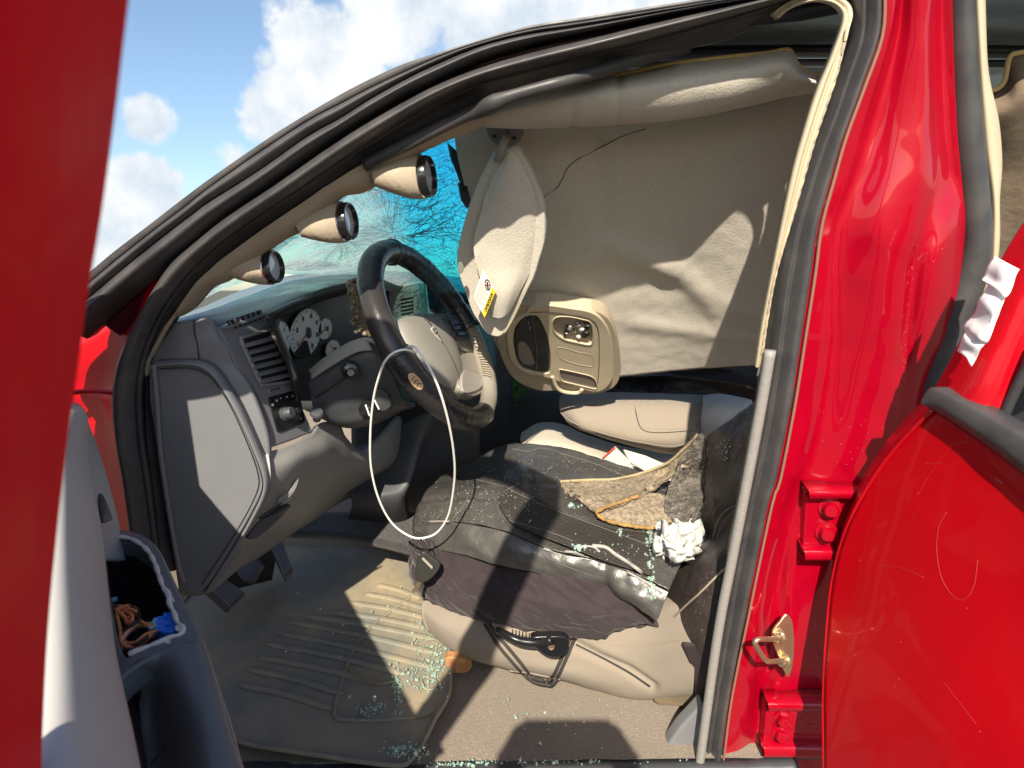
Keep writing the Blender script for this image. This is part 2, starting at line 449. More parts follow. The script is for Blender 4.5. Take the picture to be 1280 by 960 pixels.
DOORW = mat('pale_grey_door_trim', (.47, .465, .44), .5, bump=[(500, .3, .0006)], var=(10, .3, (.39, .40, .40)))
DOORG = mat('blue_grey_armrest', (.125, .14, .148), .42, bump=[(600, .35, .0006)], var=(14, .3, (.155, .168, .175)))
TORN = mat('torn_white_edge', (.62, .60, .56), .8)
LEATH = mat('wheel_leather', (.022, .021, .023), .33, bump=[(320, .4, .0006, 'cells')], spec=.6, dust=(420, .70, (.3, .28, .25), .3), rvar=.1)
WHEELT = mat('worn_taupe_wheel_skin', (.24, .215, .18), .38, bump=[(320, .2, .0004)], var=(20, .7, (.32, .29, .24)), rvar=.1)
HUBM = mat('taupe_airbag_cover', (.235, .222, .195), .5, bump=[(520, .25, .0005)], dust=(200, .73, (.5, .47, .42), .5))
TANPATCH = mat('tan_leather_patch', (.55, .36, .20), .6, bump=[(200, .3, .0008)])
GRASSM = mat('grass_blade', (.05, .17, .03), .5, var=(30, 1., (.10, .28, .05)))
STEEL = mat('dark_primer_steel', (.05, .055, .075), .4, bump=[(8, .3, .01)], metal=.2)
RUST = mat('rusty_bracket', (.35, .15, .06), .8, bump=[(120, .8, .003)], var=(60, 1., (.50, .28, .12)))
GRIT = mat('red_button', (.75, .05, .03), .4)
# ================================================================ the setting: ground
me = bpy.data.meshes.new('ground'); g = 4000
gz = (TILT @ Vector((0, 0, -1.66))).z
me.from_pydata([(-g, -g, 0), (g, -g, 0), (g, g, 0), (-g, g, 0)], [], [(0, 1, 2, 3)])
GRAVEL = mat('gravel_ground', (.10, .095, .08), 1., bump=[(40, .8, .02)], var=(3, .8, (.07, .085, .045)))
go = bpy.data.objects.new('ground', me); me.materials.append(GRAVEL); go.location = (0, 0, gz); COL.objects.link(go); go['kind'] = 'structure'

# ================================================================ the truck
TR = thing('pickup_truck', 'wrecked red pickup truck with its doors open and windscreen shattered', 'truck', (0.1, 1.7, -1.62))
def yw(z): return .95
# ---- front door aperture: measured edges, outermost moulding first
b0 = [(88,357),(97,353),(142,315),(188,280),(224,252),(260,225),(319,184),(360,157),(422,120),(460,100),(504,80),(554,64),(593,52),(660,33),(734,21),(861,1),(960,-14),(1080,-30),(1480,-72)]
b1 = [(90,371),(97,366),(146,325),(203,280),(230,260),(260,236),(322,192),(385,151),(425,130),(463,110),(508,89),(556,68),(596,54),(662,37),(735,26),(861,6),(960,-9),(1080,-25),(1480,-67)]
b2 = [(92,388),(117,367),(167,325),(224,280),(243,266),(260,253),(322,214),(385,170),(428,146),(461,125),(505,100),(546,80),(600,58),(660,43),(734,32),(861,10),(960,-5),(1080,-21),(1480,-63)]
b3 = [(96,432),(142,390),(172,364),(213,332),(244,306),(270,284),(345,230),(412,182),(440,164),(462,150),(503,126),(540,108),(600,78),(660,59),(734,42),(861,14),(960,-2),(1080,-18),(1480,-60)]
def c3(L, Y): return [tuple(V(x, y, Y=Y)) for x, y in L]
def tap(Y0, Y1, L):  # Y from first to last
    k = len(L); return [tuple(V(x, y, Y=Y0+(Y1-Y0)*i/(k-1))) for i, (x, y) in enumerate(L)]
prof_s = smoothprof([(0,-.02),(0,0),(.12,.006),(.5,.009),(.86,.005),(1,0),(1,-.02)], 16)
ribbon('roof_moulding', tap(.955,.985,b0), tap(.955,.985,b1), smoothprof([(0,-.03),(0,0),(.2,.003),(.8,.003),(1,-.002),(1,-.03)],12), RUBBER_G, TR, 110)
ribbon('drip_moulding', tap(.95,.98,b1), tap(.95,.98,b2), smoothprof([(0,-.02),(.02,.001),(.12,.006),(.45,.009),(.9,.001),(1,-.008),(1,-.03)],18), RUBBER_G, TR, 110)
ribbon('door_seal_lip', tap(.95,.98,b2), tap(.95,.98,b3), smoothprof([(0,-.02),(.02,.0),(.1,.009),(.33,.016),(.6,.006),(.8,-.012),(1,-.03),(1,-.05)],22), RUBBER_G, TR, 110)
# main weatherstrip up the hinge side, over the roof, joined to the one on the pillar
b4 = [(172,720),(165,665),(157,605),(147,545),(143.5,500),(147,460),(157,428),(174,394),(197,355),(217,327),(244,303),(288,268),(347,229),(416,181),(460,153),(538,110),(600,85),(660,67),(734,49),(801,32),(880,14),(980,-8),(1080,-30),(1480,-72)]
b5 = [(195,720),(188,665),(180,605),(173,560),(169.6,510),(172,468),(183,428),(202,389),(228,353),(250,330),(280,303),(327,270),(385,231),(430,200),(465,178),(538,133),(600,105),(660,89),(752,66),(815,50),(880,32),(980,3),(1080,-24),(1480,-64)]
b6 = [(216,720),(206,665),(196,605),(189,560),(182,510),(183,455),(197,428),(216,396),(244,355),(262,337),(290,314),(355,268),(416,228),(440,212),(470,195),(540,160),(608,131),(660,115),(750,90),(827,69),(880,56),(916,47),(990,25),(1080,-8),(1480,-50)]
b6 = b6[:22]+b6[23:]
ribbon('roof_rail', tap(1.0,1.03,[b1[0]]+b1[3:]), tap(1.0,1.03,[(150,420),(224,345)]+b5[9:]), [(0,-.02),(0,.0),(.5,.004),(1,0),(1,-.02)], mat('dark_red_paint',(.10,.004,.02),.35,coat=.5), TR, 100)
ribbon('door_weatherstrip', tap(.955,.985,b4), tap(.955,.985,b5), smoothprof([(0,-.03),(.0,0),(.08,.012),(.35,.022),(.62,.018),(.85,.002),(.95,-.008),(1.0,-.004),(1,-.03)],30), RUBBER_G, TR, 140)
ribbon('inner_seal', tap(.965,1.0,b5), tap(.975,1.02,b6), smoothprof([(0,-.02),(.0,.000),(.06,.005),(.14,-.002),(.3,-.010),(.6,-.012),(.85,-.014),(1.0,-.02),(1,-.04)],24), RUBBER, TR, 140)
# loose tube of the seal under the roof rail
tube('seal_tube', vs([(455,207,1.0),(507,181,1.0),(569,150,1.0),(600,137,.995),(617,128,.985),(645,118,.985),(700,103,.985),(745,90,1.0),(790,76,1.02),(860,58,1.04)]), lambda t: .009+.004*math.exp(-((t-.40)/.05)**2), RUBBER, TR, n=60)
# ---- hinge pillar: red metal between the mouldings and the weatherstrip
patch('hinge_pillar', [
 [(60,400,1.06),(110,392,1.05),(150,375,1.03),(200,335,1.0),(250,298,.99)],
 [(50,470,1.07),(90,450,1.04),(130,440,1.02),(160,425,1.0),(190,405,.99)],
 [(50,520,1.04),(90,500,1.05),(125,495,1.03),(145,490,1.0),(165,490,.98)],
 [(50,560,1.08),(100,560,1.06),(130,570,1.03),(150,575,1.0),(170,575,.98)],
 [(60,640,1.06),(110,640,1.05),(140,650,1.03),(165,655,1.0),(185,655,.98)],
 [(60,760,1.06),(120,760,1.05),(150,760,1.03),(180,760,1.0),(205,760,.98)]], PAINT, TR, n=(50,60), thick=.02,
 disp=lambda p,u,v: .004*math.exp(-((v-.36-.1*u)/.035)**2)+.003*math.exp(-((v-.2+.2*u)/.05)**2)+.002*nz(p,9))
tube('pillar_crease', vs([(40,497,.99),(80,492,.99),(113,489,1.0),(150,492,1.0)]), .004, PAINT, TR, flat=(1,1))
# ---- roof, passenger side, rear wall (what little daylight lets through)
patch('roof_panel', [
 [Vector((-.11,1.045,.026)),Vector((.0,1.04,.062)),Vector((.35,1.02,.10)),Vector((.7,1.02,.13)),Vector((1.5,1.02,.10))],
 [Vector((-.10,1.4,.04)),Vector((.0,1.4,.07)),Vector((.25,1.4,.12)),Vector((.7,1.4,.12)),Vector((1.5,1.4,.10))],
 [Vector((-.10,1.9,.03)),Vector((-.02,1.9,.05)),Vector((.25,1.9,.0)),Vector((.7,1.9,.04)),Vector((1.5,1.9,.08))],
 [Vector((-.08,2.5,-.03)),Vector((.0,2.5,.0)),Vector((.25,2.5,-.05)),Vector((.7,2.5,.0)),Vector((1.5,2.5,.03))]], STEEL, TR, n=(30,26), thick=.02, disp=lambda p,u,v:.012*nz(p,5))
for yy in (1.22, 1.5):
    tube('roof_rib', [Vector((-.02,yy,.06)),Vector((.4,yy,.075)),Vector((1.3,yy,.07))], .02, STEEL, TR, flat=(2,.5))
patch('passenger_door', [[Vector((-.9,2.5,-.66)),Vector((0,2.52,-.68)),Vector((.9,2.5,-.66))],[Vector((-.9,2.42,-.72)),Vector((0,2.44,-.74)),Vector((.9,2.42,-.72))],[Vector((-.9,2.48,-1.1)),Vector((0,2.5,-1.1)),Vector((.9,2.48,-1.1))]], GREY_D, TR, n=(20,20), thick=.04)
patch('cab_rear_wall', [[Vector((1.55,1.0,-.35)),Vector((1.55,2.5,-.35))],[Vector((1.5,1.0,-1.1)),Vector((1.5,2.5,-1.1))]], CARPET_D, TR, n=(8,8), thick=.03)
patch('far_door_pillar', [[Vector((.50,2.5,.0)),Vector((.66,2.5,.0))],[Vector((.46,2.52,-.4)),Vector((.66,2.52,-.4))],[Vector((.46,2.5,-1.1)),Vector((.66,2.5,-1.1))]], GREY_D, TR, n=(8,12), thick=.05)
patch('footwell_dark_sheet', [[(545,470,1.95),(620,480,1.98),(700,488,2.0),(800,494,2.0)],[(545,520,1.88),(620,522,1.9),(700,524,1.9),(800,526,1.9)],[(545,600,1.7),(620,600,1.72),(700,600,1.75),(800,600,1.75)]], CARPET_D, TR, n=(24,16), thick=.02, disp=lambda p,u,v:.01*nz(p,12))  # dark sheet added where the far footwell lies in shade
# floor and firewall
patch('floor_carpet', [
 [Vector((-1.0,.935,-.75)),Vector((-1.0,1.45,-.75)),Vector((-1.0,1.7,-.75)),Vector((-1.0,2.45,-.75))],
 [Vector((-.86,.935,-1.0)),Vector((-.86,1.45,-1.0)),Vector((-.86,1.7,-.98)),Vector((-.86,2.45,-1.0))],
 [Vector((-.72,.935,-1.095)),Vector((-.72,1.45,-1.09)),Vector((-.72,1.7,-1.05)),Vector((-.72,2.45,-1.095))],
 [Vector((-.5,.935,-1.095)),Vector((-.5,1.45,-1.09)),Vector((-.5,1.7,-1.05)),Vector((-.5,2.45,-1.095))],
 [Vector((-.1,.935,-1.092)),Vector((-.1,1.45,-1.09)),Vector((-.1,1.7,-1.03)),Vector((-.1,2.45,-1.095))],
 [Vector((.5,.935,-1.085)),Vector((.5,1.45,-1.085)),Vector((.5,1.7,-1.03)),Vector((.5,2.45,-1.095))],
 [Vector((1.5,.935,-1.085)),Vector((1.5,1.45,-1.085)),Vector((1.5,1.7,-1.03)),Vector((1.5,2.45,-1.095))]], CARPET, TR, n=(60,80), disp=lambda p,u,v:.005*nz(p,9)+.002*nz(p,40,2))
# sill
patch('door_sill', [
 [Vector((-.62,.96,-1.105)),Vector((-.2,.955,-1.105)),Vector((.3,.95,-1.10)),Vector((.5,.95,-1.09))],
 [Vector((-.62,.925,-1.09)),Vector((-.2,.92,-1.09)),Vector((.3,.92,-1.083)),Vector((.5,.92,-1.075))],
 [Vector((-.62,.90,-1.09)),Vector((-.2,.90,-1.10)),Vector((.3,.90,-1.10)),Vector((.5,.90,-1.09))],
 [Vector((-.62,.86,-1.15)),Vector((-.2,.86,-1.17)),Vector((.3,.86,-1.17)),Vector((.5,.86,-1.15))]], GREY_D, TR, n=(60,16), thick=.02, disp=lambda p,u,v:.002*nz(p,30))
slab('sill_trim', vs([(822,975),(830,938),(850,910),(878,880),(890,900),(880,960),(875,985)],'Y',.965), GREY, TR, thick=.03, bevel=.006)

# ---- B pillar
A_ = [(1104,-20),(1103,-10),(1100,45),(1077,112),(1055,172),(1040,225),(1025,281),(1017,340),(1005,419),(991,508),(973,600),(963,630),(934,768),(913,872),(900,968),(885,1040)]
Lc = [(1074,-20),(1072,-10),(1070,45),(1052,100),(1036,148),(1020,190),(1004,240),(985,310),(973,380),(964,450),(950,540),(938,600),(915,720),(894,850),(876,968),(862,1040)]
ribbon('pillar_weatherstrip', c3(Lc,.95), c3(A_,.94), smoothprof([(0,-.04),(0,-.012),(.08,-.002),(.2,.004),(.32,-.001),(.42,.004),(.6,.012),(.8,.010),(.93,.0),(.95,-.002),(1,-.004),(1,-.02)],34), RUBBER_G, TR, 120,
       disp=lambda p,t,u: .0015*nz(p,22)+(.004*max(0,nz(p,60,3)-.35) if t>.6 and u<.4 else 0))
# rusty-brown primer line at the rim of the flange
tube('flange_edge', [Vector(p)+Vector((.001,-.004,0)) for p in c3(A_,.94)], .0022, mat('flange_primer',(.24,.12,.08),.6), TR, n=100)
# red pillar skin; columns: flange, groove, shoulder, crest, shoulder, groove, flange
def row(y, xs, ds):
    return [(x, y, .94+d) for x, x_ in zip(xs, xs) for d in [ds[xs.index(x)]]]
prs = [
 (-10, [1100,1118,1128,1142,1158,1168,1176,1190], [0,.004,.018,.004,.000,.008,.016,.01]),
 (45,  [1097,1112,1122,1138,1156,1168,1178,1191], [0,.004,.018,.004,-.002,.008,.016,.01]),
 (112, [1075,1092,1106,1130,1156,1170,1181,1194], [0,.003,.016,.001,-.006,.006,.014,.01]),
 (172, [1053,1074,1090,1122,1152,1171,1184,1197], [0,.003,.014,-.004,-.012,.004,.013,.01]),
 (225, [1038,1058,1074,1112,1148,1172,1188,1202], [0,.003,.010,-.012,-.018,.002,.012,.01]),
 (281, [1023,1040,1056,1100,1138,1158,1186,1206], [0,.004,.006,-.020,-.022,-.010,-.006,.012]),
 (330, [1015,1034,1050,1096,1128,1144,1170,1202], [0,.005,.006,-.018,-.018,-.008,-.016,.012]),
 (400, [1006,1028,1046,1088,1120,1136,1158,1192], [0,.006,.010,-.008,-.012,-.002,-.010,.012]),
 (480, [994,1018,1038,1076,1108,1126,1146,1180],  [0,.006,.014,.000,-.004,.002,.004,.02]),
 (560, [979,1002,1020,1060,1096,1120,1146,1170],  [0,.006,.016,.006,.004,.008,.012,.04]),
 (640, [959,974,990,1012,1050,1090,1120,1150],    [0,.008,.020,.016,.016,.018,.03,.06]),
 (720, [943,956,972,990,1020,1060,1100,1140],     [0,.008,.026,.014,.016,.018,.03,.06]),
 (800, [928,944,962,990,1012,1050,1090,1130],     [0,.006,.020,.012,.018,.024,.03,.06]),
 (880, [911,934,950,966,1000,1050,1090,1130],     [0,.008,.026,.012,.016,.024,.03,.06]),
 (970, [897,916,934,952,1000,1050,1090,1130],     [0,.008,.026,.014,.016,.024,.03,.06]),
 (1080, [875,894,914,934,985,1040,1080,1130],     [0,.008,.026,.014,.016,.024,.03,.06])]
def dent(p,u,v):
    return .0035*nz(p,7)+.0012*nz(p,26,1)
patch('door_pillar', [[(x,y,.94+d) for x,d in zip(xs,ds)] for (y,xs,ds) in prs], PAINT_D, TR, n=(90,170), thick=.006, disp=dent)
# chalky rub marks on the pillar's shoulder
random.seed(31)
RUB = mat('rubbed_primer',(.62,.28,.26),.8)
_tp = drop([o for o in TR.children if o.name=='door_pillar'])
vv_=[]; ff_=[]
for k in range(120):
    if k<80: x = 1140-.09*(random.uniform(300,545)-300); y = random.uniform(300,545); x = 1141-(y-300)*.085+random.gauss(0,2.2)
    elif k<96: x = random.uniform(1145,1185); y = random.gauss(318,10)
    else: x = random.gauss(1060,28); y = random.gauss(560,34)
    p = on(_tp,x,y,.0006,.93); q = on(_tp,x+random.uniform(.4,2.2),y+random.uniform(-1.2,1.2),.0006,.93); w = Vector((0,0,1))*random.uniform(.00012,.0003)
    i0=len(vv_); vv_ += [tuple(p-w),tuple(q),tuple(p+w)]; ff_.append((i0,i0+1,i0+2))
me = bpy.data.meshes.new('rub_marks'); me.from_pydata(vv_,[],ff_); link('rub_marks', me, RUB, TR, kind='stuff')
# rear aperture weatherstrip and trim
r0 = [(1186,-10),(1190,94),(1195,187),(1203,270),(1204,310),(1193,352),(1175,409),(1154,473),(1140,525),(1120,600)]
r1 = [(1220,-10),(1225,94),(1233,187),(1241,270),(1241,313),(1232,359),(1208,420),(1172,486),(1160,530),(1140,600)]
ribbon('rear_weatherstrip', c3(r0,.955), c3(r1,.965), smoothprof([(0,-.03),(0,-.004),(.12,.010),(.4,.018),(.75,.012),(1,-.004),(1,-.03)],24), RUBBER_G, TR, 100)
t0 = [(1218,-10),(1224,94),(1232,187),(1240,250),(1240,300),(1236,340),(1215,400)]
t1 = [(1230,-10),(1234,87),(1248,150),(1252,203),(1248,250),(1248,300),(1242,340),(1221,400)]
ribbon('rear_pillar_trim', c3(t0,.975), c3(t1,.99), smoothprof([(0,-.03),(0,0),(.3,.008),(.8,.006),(1,-.002),(1,-.03)],14), TAN_L, TR, 60)
# hinge brackets of the rear door
for (x0,y0,x1,y1,bolts) in ((1003,608,1085,697,((1037,634),(1033,664))),(953,872,1040,942,((979,897),(977,916)))):
    Yb=.935
    bk = slab('hinge_bracket', vs([(x0+5,y0+4),(x1,y0+4),(x1,y1-4),(x0,y1-4)],'Y',Yb+.006), PAINT_D, TR, thick=.02, bevel=.003)
    ribbon('bracket_flange', c3([(x0+4,y0),(x0+20,y0),(x1,y0+1)],Yb+.0), c3([(x0+5,y0+12),(x0+20,y0+12),(x1,y0+13)],Yb), smoothprof([(0,-.02),(0,.008),(.3,.014),(.8,.012),(1,.006),(1,-.02)],12), PAINT_D, bk, 20)
    ribbon('bracket_flange', c3([(x0-1,y1-14),(x0+20,y1-14),(x1,y1-13)],Yb+.0), c3([(x0,y1),(x0+20,y1),(x1,y1+1)],Yb), smoothprof([(0,-.02),(0,.006),(.3,.012),(.8,.012),(1,.004),(1,-.02)],12), PAINT_D, bk, 20)
    for (bx,by) in bolts:
        c = V(bx,by,Y=Yb+.004)
        lathe('bolt', c, Vector((-.25,-1,.1)), [(0,.016),(.009,.016),(.011,.013),(.011,.004),(.017,.004),(.017,-.004),(0,-.004)], PAINT_D, bk, seg=6 if by%2 else 12)
# striker
pl = slab('door_striker', poly(vs([(983,768,.930),(990,776,.93),(993,800,.93),(991,830,.93),(986,846,.93),(980,838,.925),(968,806,.92),(966,790,.92),(975,778,.925)]),36), ZINC, TR, thick=.004, bevel=.0012)
tube('striker_loop', vs([(978,798,.915),(964,799,.90),(949,799,.885),(944,803,.882),(948,812,.884),(956,824,.888),(962,827,.89),(975,826,.905),(984,826,.92)]), .0042, ZINC, pl, n=60)
for (bx,by) in ((974,795),(981,826)):
    lathe('collar', V(bx,by,Y=.918), Vector((-1,-.75,.1)), [(0,.012),(.006,.012),(.008,.009),(.008,0),(.011,0),(.011,-.004),(0,-.004)], ZINC, pl, seg=18)

# ---- torn beige trim strip hanging round the aperture, and the grey tube trim below it
S0 = [(964,17),(976,7),(991,-1),(1012,-7),(1035,-8),(1052,-3),(1063,6),(1066,19),(1061,38),(1047,90),(1032,135),(1017,180),(995,259),(972,337),(960,400),(952,459)]
S1 = [(971,25),(982,15),(993,9),(1008,4),(1024,2),(1040,6),(1050,15),(1052,25),(1048,42),(1034,80),(1020,113),(1004,163),(987,226),(961,352),(950,410),(943,457)]
def YT(k,n): return .945+.05*max(0,1-k/9)
ts = ribbon('torn_seal_trim', [tuple(V(x,y,Y=YT(k,0))) for k,(x,y) in enumerate(S0)], [tuple(V(x,y,Y=YT(k,0))) for k,(x,y) in enumerate(S1)], smoothprof([(0,-.006),(.0,.0),(.15,.004),(.35,.003),(.45,-.001),(.55,.003),(.8,.007),(1,.003),(1,-.006)],22), TAN_L, TR, 120)
for k in range(30):                                  # the row of clips along its outer side
    f = k/29; P = cr(c3(S0[8:],.94), 30)[k]; Q = cr(c3(Lc[1:9],.95), 30)[k]
    P = Vector(P); Q = Vector(Q)
    if (Q-P).length < .006: continue
    d = (Q-P).normalized()
    slab('clip_tooth', [P-d*.002+Vector((0,0,-.001)), P+d*.008, P+d*.007+Vector((0,0,-.0075)), P-d*.003+Vector((0,0,-.009))], TAN if k%4 else TAN_L, ts, thick=.004, bevel=.0006, seg=1)
pp = cr(vs([(963,438,.93),(950,515,.93),(936,590,.93),(915,700,.93),(897,795,.93),(873,965,.93)]), 40)
tube('pillar_trim_tube', [Vector(p) for p in pp], .0078, mat('dusty_grey_rubber',(.26,.25,.235),.6,bump=[(90,.5,.002)],dust=(300,.64,(.42,.40,.36),.6)), TR, n=80, seg=14)
# ================================================================ A pillar trim with gauge pods
ti = [(186,470),(186,453),(210,402),(234,392),(262,362),(290,350),(312,332),(330,318),(357,300),(385,286),(410,262),(430,246),(456,241),(478,226),(502,208),(522,194),(556,178),(603,158),(612,148)]
to = [(183,470),(184,453),(197,428),(216,396),(244,355),(262,337),(275,325),(290,314),(320,292),(355,268),(385,248),(402,236),(418,226),(440,212),(470,195),(507,178),(545,158),(600,133),(612,128)]
AP = ribbon('windscreen_pillar_trim', tap(.985,1.01,to), tap(1.03,1.05,ti), smoothprof([(0,-.03),(0,.0),(.15,.006),(.5,.014),(.8,.012),(1,.0),(1,-.03)],20), TAN, TR, 130, disp=lambda p,t,u:.003*nz(p,18))
for (cx,cy,sx,sy,hh) in ((337,334,278,348,19.5),(430,277,374,303,21.5),(529,221,466,240,23)):
    Yg = 1.045
    c = V(cx,cy,Y=Yg); rad = hh*1.03/FPX*Yg/ .95
    # axis chosen so the bezel is seen as the narrow ellipse of the photograph
    w = (-c).normalized(); right = Vector((1,0,0)); upv = w.cross(right).normalized()
    if upv.z < 0: upv = -upv
    ax = (w*.20+(right*.985+upv*.10)*.98).normalized()
    s = V(sx,sy,Y=1.02)
    # body: rings from a small root to the bezel, upper side buried in the trim
    G = []
    for k in range(26):
        t = k/25
        cc_ = s.lerp(c, t); r = rad*(.50+.56*math.sin(min(1,t*1.15)*math.pi/2))
        u, v, nn = frame(ax.lerp((c-s).normalized(), (1-t)*.8))
        lift_ = Vector((0,0,1))*(rad*.75*(1-t))
        G.append([tuple(cc_+lift_+(u*math.cos(a)+v*math.sin(a)*1.0)*r*(1+.03*nz(cc_+u*math.cos(a),30))) for a in [2*math.pi*j/36 for j in range(36)]])
    me = grid_mesh('gauge_pod', np.array(G), False, True)
    bm = bmesh.new(); bm.from_mesh(me); bmesh.ops.recalc_face_normals(bm, faces=bm.faces); bm.to_mesh(me); bm.free(); finish(me)
    pod = link('gauge_pod', me, TAN, TR)
    lathe('bezel', c, ax, [(rad*1.02,-.006),(rad*1.04,.0),(rad*.98,.001)], CHROME, pod, seg=40)
    lathe('gauge_body', c, ax, [(rad*.98,-.004),(rad*.98,.009),(rad*.93,.012),(rad*.86,.012),(rad*.82,.006),(rad*.82,.004)], BLACK, pod, seg=40)
    lathe('gauge_glass', c, ax, [(rad*.83,.005),(0,.006)], mat('gauge_face',(.55,.60,.62),.1,coat=1.), pod, seg=40)

# ================================================================ windscreen: shattered, caved in on to the dash
GL = bpy.data.materials.new('shattered_glass'); GL.use_nodes = True
t = GL.node_tree; N = t.nodes; L = t.links; N.clear()
out = N.new('ShaderNodeOutputMaterial'); tcn = N.new('ShaderNodeTexCoord')
geo = N.new('ShaderNodeSeparateXYZ'); L.new(tcn.outputs['Object'], geo.inputs[0])
def vor(scale, feature='DISTANCE_TO_EDGE', vec=None):
    v = N.new('ShaderNodeTexVoronoi'); v.feature = feature; v.inputs['Scale'].default_value = scale; L.new(vec or tcn.outputs['Object'], v.inputs['Vector']); return v
mpn = N.new('ShaderNodeMapping'); mpn.inputs['Rotation'].default_value = (0,.75,0); mpn.inputs['Scale'].default_value = (1,.4,3.4); L.new(tcn.outputs['Object'], mpn.inputs['Vector'])
wn_ = N.new('ShaderNodeTexNoise'); wn_.inputs['Scale'].default_value = 14; wn_.inputs['Detail'].default_value = 4; L.new(tcn.outputs['Object'], wn_.inputs['Vector'])
addv = N.new('ShaderNodeVectorMath'); addv.operation = 'MULTIPLY_ADD'; addv.inputs[1].default_value = (.10,.10,.10)
L.new(wn_.outputs['Color'], addv.inputs[0]); L.new(mpn.outputs[0], addv.inputs[2])
v1 = vor(17, vec=addv.outputs[0]); v2 = vor(60, vec=addv.outputs[0]); v3 = vor(170)
def mth(op, a, b):
    m = N.new('ShaderNodeMath'); m.operation = op
    for i, q in enumerate((a, b)):
        if isinstance(q, (int, float)): m.inputs[i].default_value = q
        else: L.new(q, m.inputs[i])
    return m.outputs[0]
def lt(v, w):
    m = N.new('ShaderNodeMapRange'); m.inputs['From Min'].default_value = 0; m.inputs['From Max'].default_value = w; m.inputs['To Min'].default_value = 1; m.inputs['To Max'].default_value = 0
    L.new(v.outputs['Distance'], m.inputs['Value']); return m.outputs[0]
crk = mth('MAXIMUM', lt(v1,.045), mth('MULTIPLY', lt(v2,.06), .85)); crk = mth('MAXIMUM', crk, mth('MULTIPLY', lt(v3,.10), .5))
# the upper corner is the tinted shade band, clearer and bluer
shx = N.new('ShaderNodeMapRange'); shx.inputs['From Min'].default_value = -.235; shx.inputs['From Max'].default_value = -.165; shx.interpolation_type = 'SMOOTHSTEP'
L.new(mth('ADD', geo.outputs['X'], mth('MULTIPLY', wn_.outputs['Fac'], .04)), shx.inputs['Value']); shade_f = shx.outputs[0]
tr = N.new('ShaderNodeBsdfTransparent'); tl = N.new('ShaderNodeBsdfTranslucent'); df = N.new('ShaderNodeBsdfDiffuse'); gs = N.new('ShaderNodeBsdfGlossy'); gs.inputs['Roughness'].default_value = .12
c1 = N.new('ShaderNodeMix'); c1.data_type = 'RGBA'; c1.inputs[6].default_value = (.40,.74,.70,1); c1.inputs[7].default_value = (.05,.66,.86,1); L.new(shade_f, c1.inputs[0]); L.new(c1.outputs[2], tr.inputs['Color'])
c2 = N.new('ShaderNodeMix'); c2.data_type = 'RGBA'; c2.inputs[6].default_value = (.80,.93,.90,1); c2.inputs[7].default_value = (.005,.04,.09,1); L.new(shade_f, c2.inputs[0]); L.new(c2.outputs[2], tl.inputs['Color'])
L.new(c2.outputs[2], df.inputs['Color'])
pat = N.new('ShaderNodeMapRange'); pat.inputs['From Min'].default_value = .35; pat.inputs['From Max'].default_value = .65; pat.inputs['To Min'].default_value=.12; pat.inputs['To Max'].default_value=.62; L.new(wn_.outputs['Fac'], pat.inputs['Value'])
m1 = N.new('ShaderNodeMixShader'); m1.inputs[0].default_value = .5; L.new(tl.outputs[0], m1.inputs[1]); L.new(df.outputs[0], m1.inputs[2])
m2 = N.new('ShaderNodeMixShader'); L.new(mth('MINIMUM', mth('ADD', crk, mth('MULTIPLY', pat.outputs[0], mth('SUBTRACT', 1.0, shade_f))), 1.0), m2.inputs[0]); L.new(tr.outputs[0], m2.inputs[1]); L.new(m1.outputs[0], m2.inputs[2])
m3 = N.new('ShaderNodeMixShader'); m3.inputs[0].default_value = .05; L.new(m2.outputs[0], m3.inputs[1]); L.new(gs.outputs[0], m3.inputs[2])
L.new(m3.outputs[0], out.inputs['Surface'])
WS = patch('windscreen', [
 [(562,165,1.08),(572,166,1.24),(584,168,1.45),(596,172,1.6)],
 [(520,178,1.08),(550,190,1.26),(575,205,1.46),(592,225,1.65)],
 [(440,225,1.08),(490,240,1.24),(550,262,1.47),(592,282,1.68)],
 [(350,285,1.08),(430,290,1.25),(520,310,1.45),(600,330,1.7)],
 [(290,335,1.09),(380,322,1.28),(480,335,1.48),(590,360,1.75)],
 [(225,385,1.10),(330,345,1.30),(450,348,1.5),(580,375,1.8)]], GL, TR, n=(50,50), disp=lambda p,u,v:.006*nz(p,14))
# the crack web, standing in the glass as fine raised seams
_tw = drop([WS]); random.seed(17)
def web(name, paths, r, m):
    vv=[]; ff=[]
    for L in paths:
        pts=[on(_tw,x,y,.0006,1.35) for x,y in L]
        for a,b in zip(pts,pts[1:]):
            if (a-b).length > .05: continue
            t=(b-a).normalized() if (b-a).length>1e-5 else Vector((1,0,0)); s1=t.cross(Vector((0,1,0))).normalized()*r*random.uniform(.5,1.3); s2=Vector((0,-1,0))*r
            i0=len(vv); vv+=[a-s1,a+s2,a+s1,b-s1,b+s2,b+s1]; ff+=[(i0,i0+1,i0+4,i0+3),(i0+1,i0+2,i0+5,i0+4),(i0+2,i0,i0+3,i0+5)]
    me=bpy.data.meshes.new(name); me.from_pydata([tuple(v) for v in vv],[],ff); link(name,me,m,WS,kind='stuff')
def ray_path(cx,cy,a,l0,l1,j=.022,st=5):
    L=[]; q=l0
    while q<l1:
        L.append((cx+math.cos(a)*q, cy+math.sin(a)*q*.85)); q+=st*random.uniform(.6,1.4); a+=random.gauss(0,j)
    return L
def clip(L,f): return [p for p in L if f(*p)]
left = lambda x,y: y>178+(600-x)*.42-6 and x<588 and y<338
wl=[]; dk=[]
for k in range(230):
    a=random.uniform(0,6.283); l0=random.uniform(0,60); wl.append(clip(ray_path(492,292,a,l0,l0+random.uniform(20,110)),left))
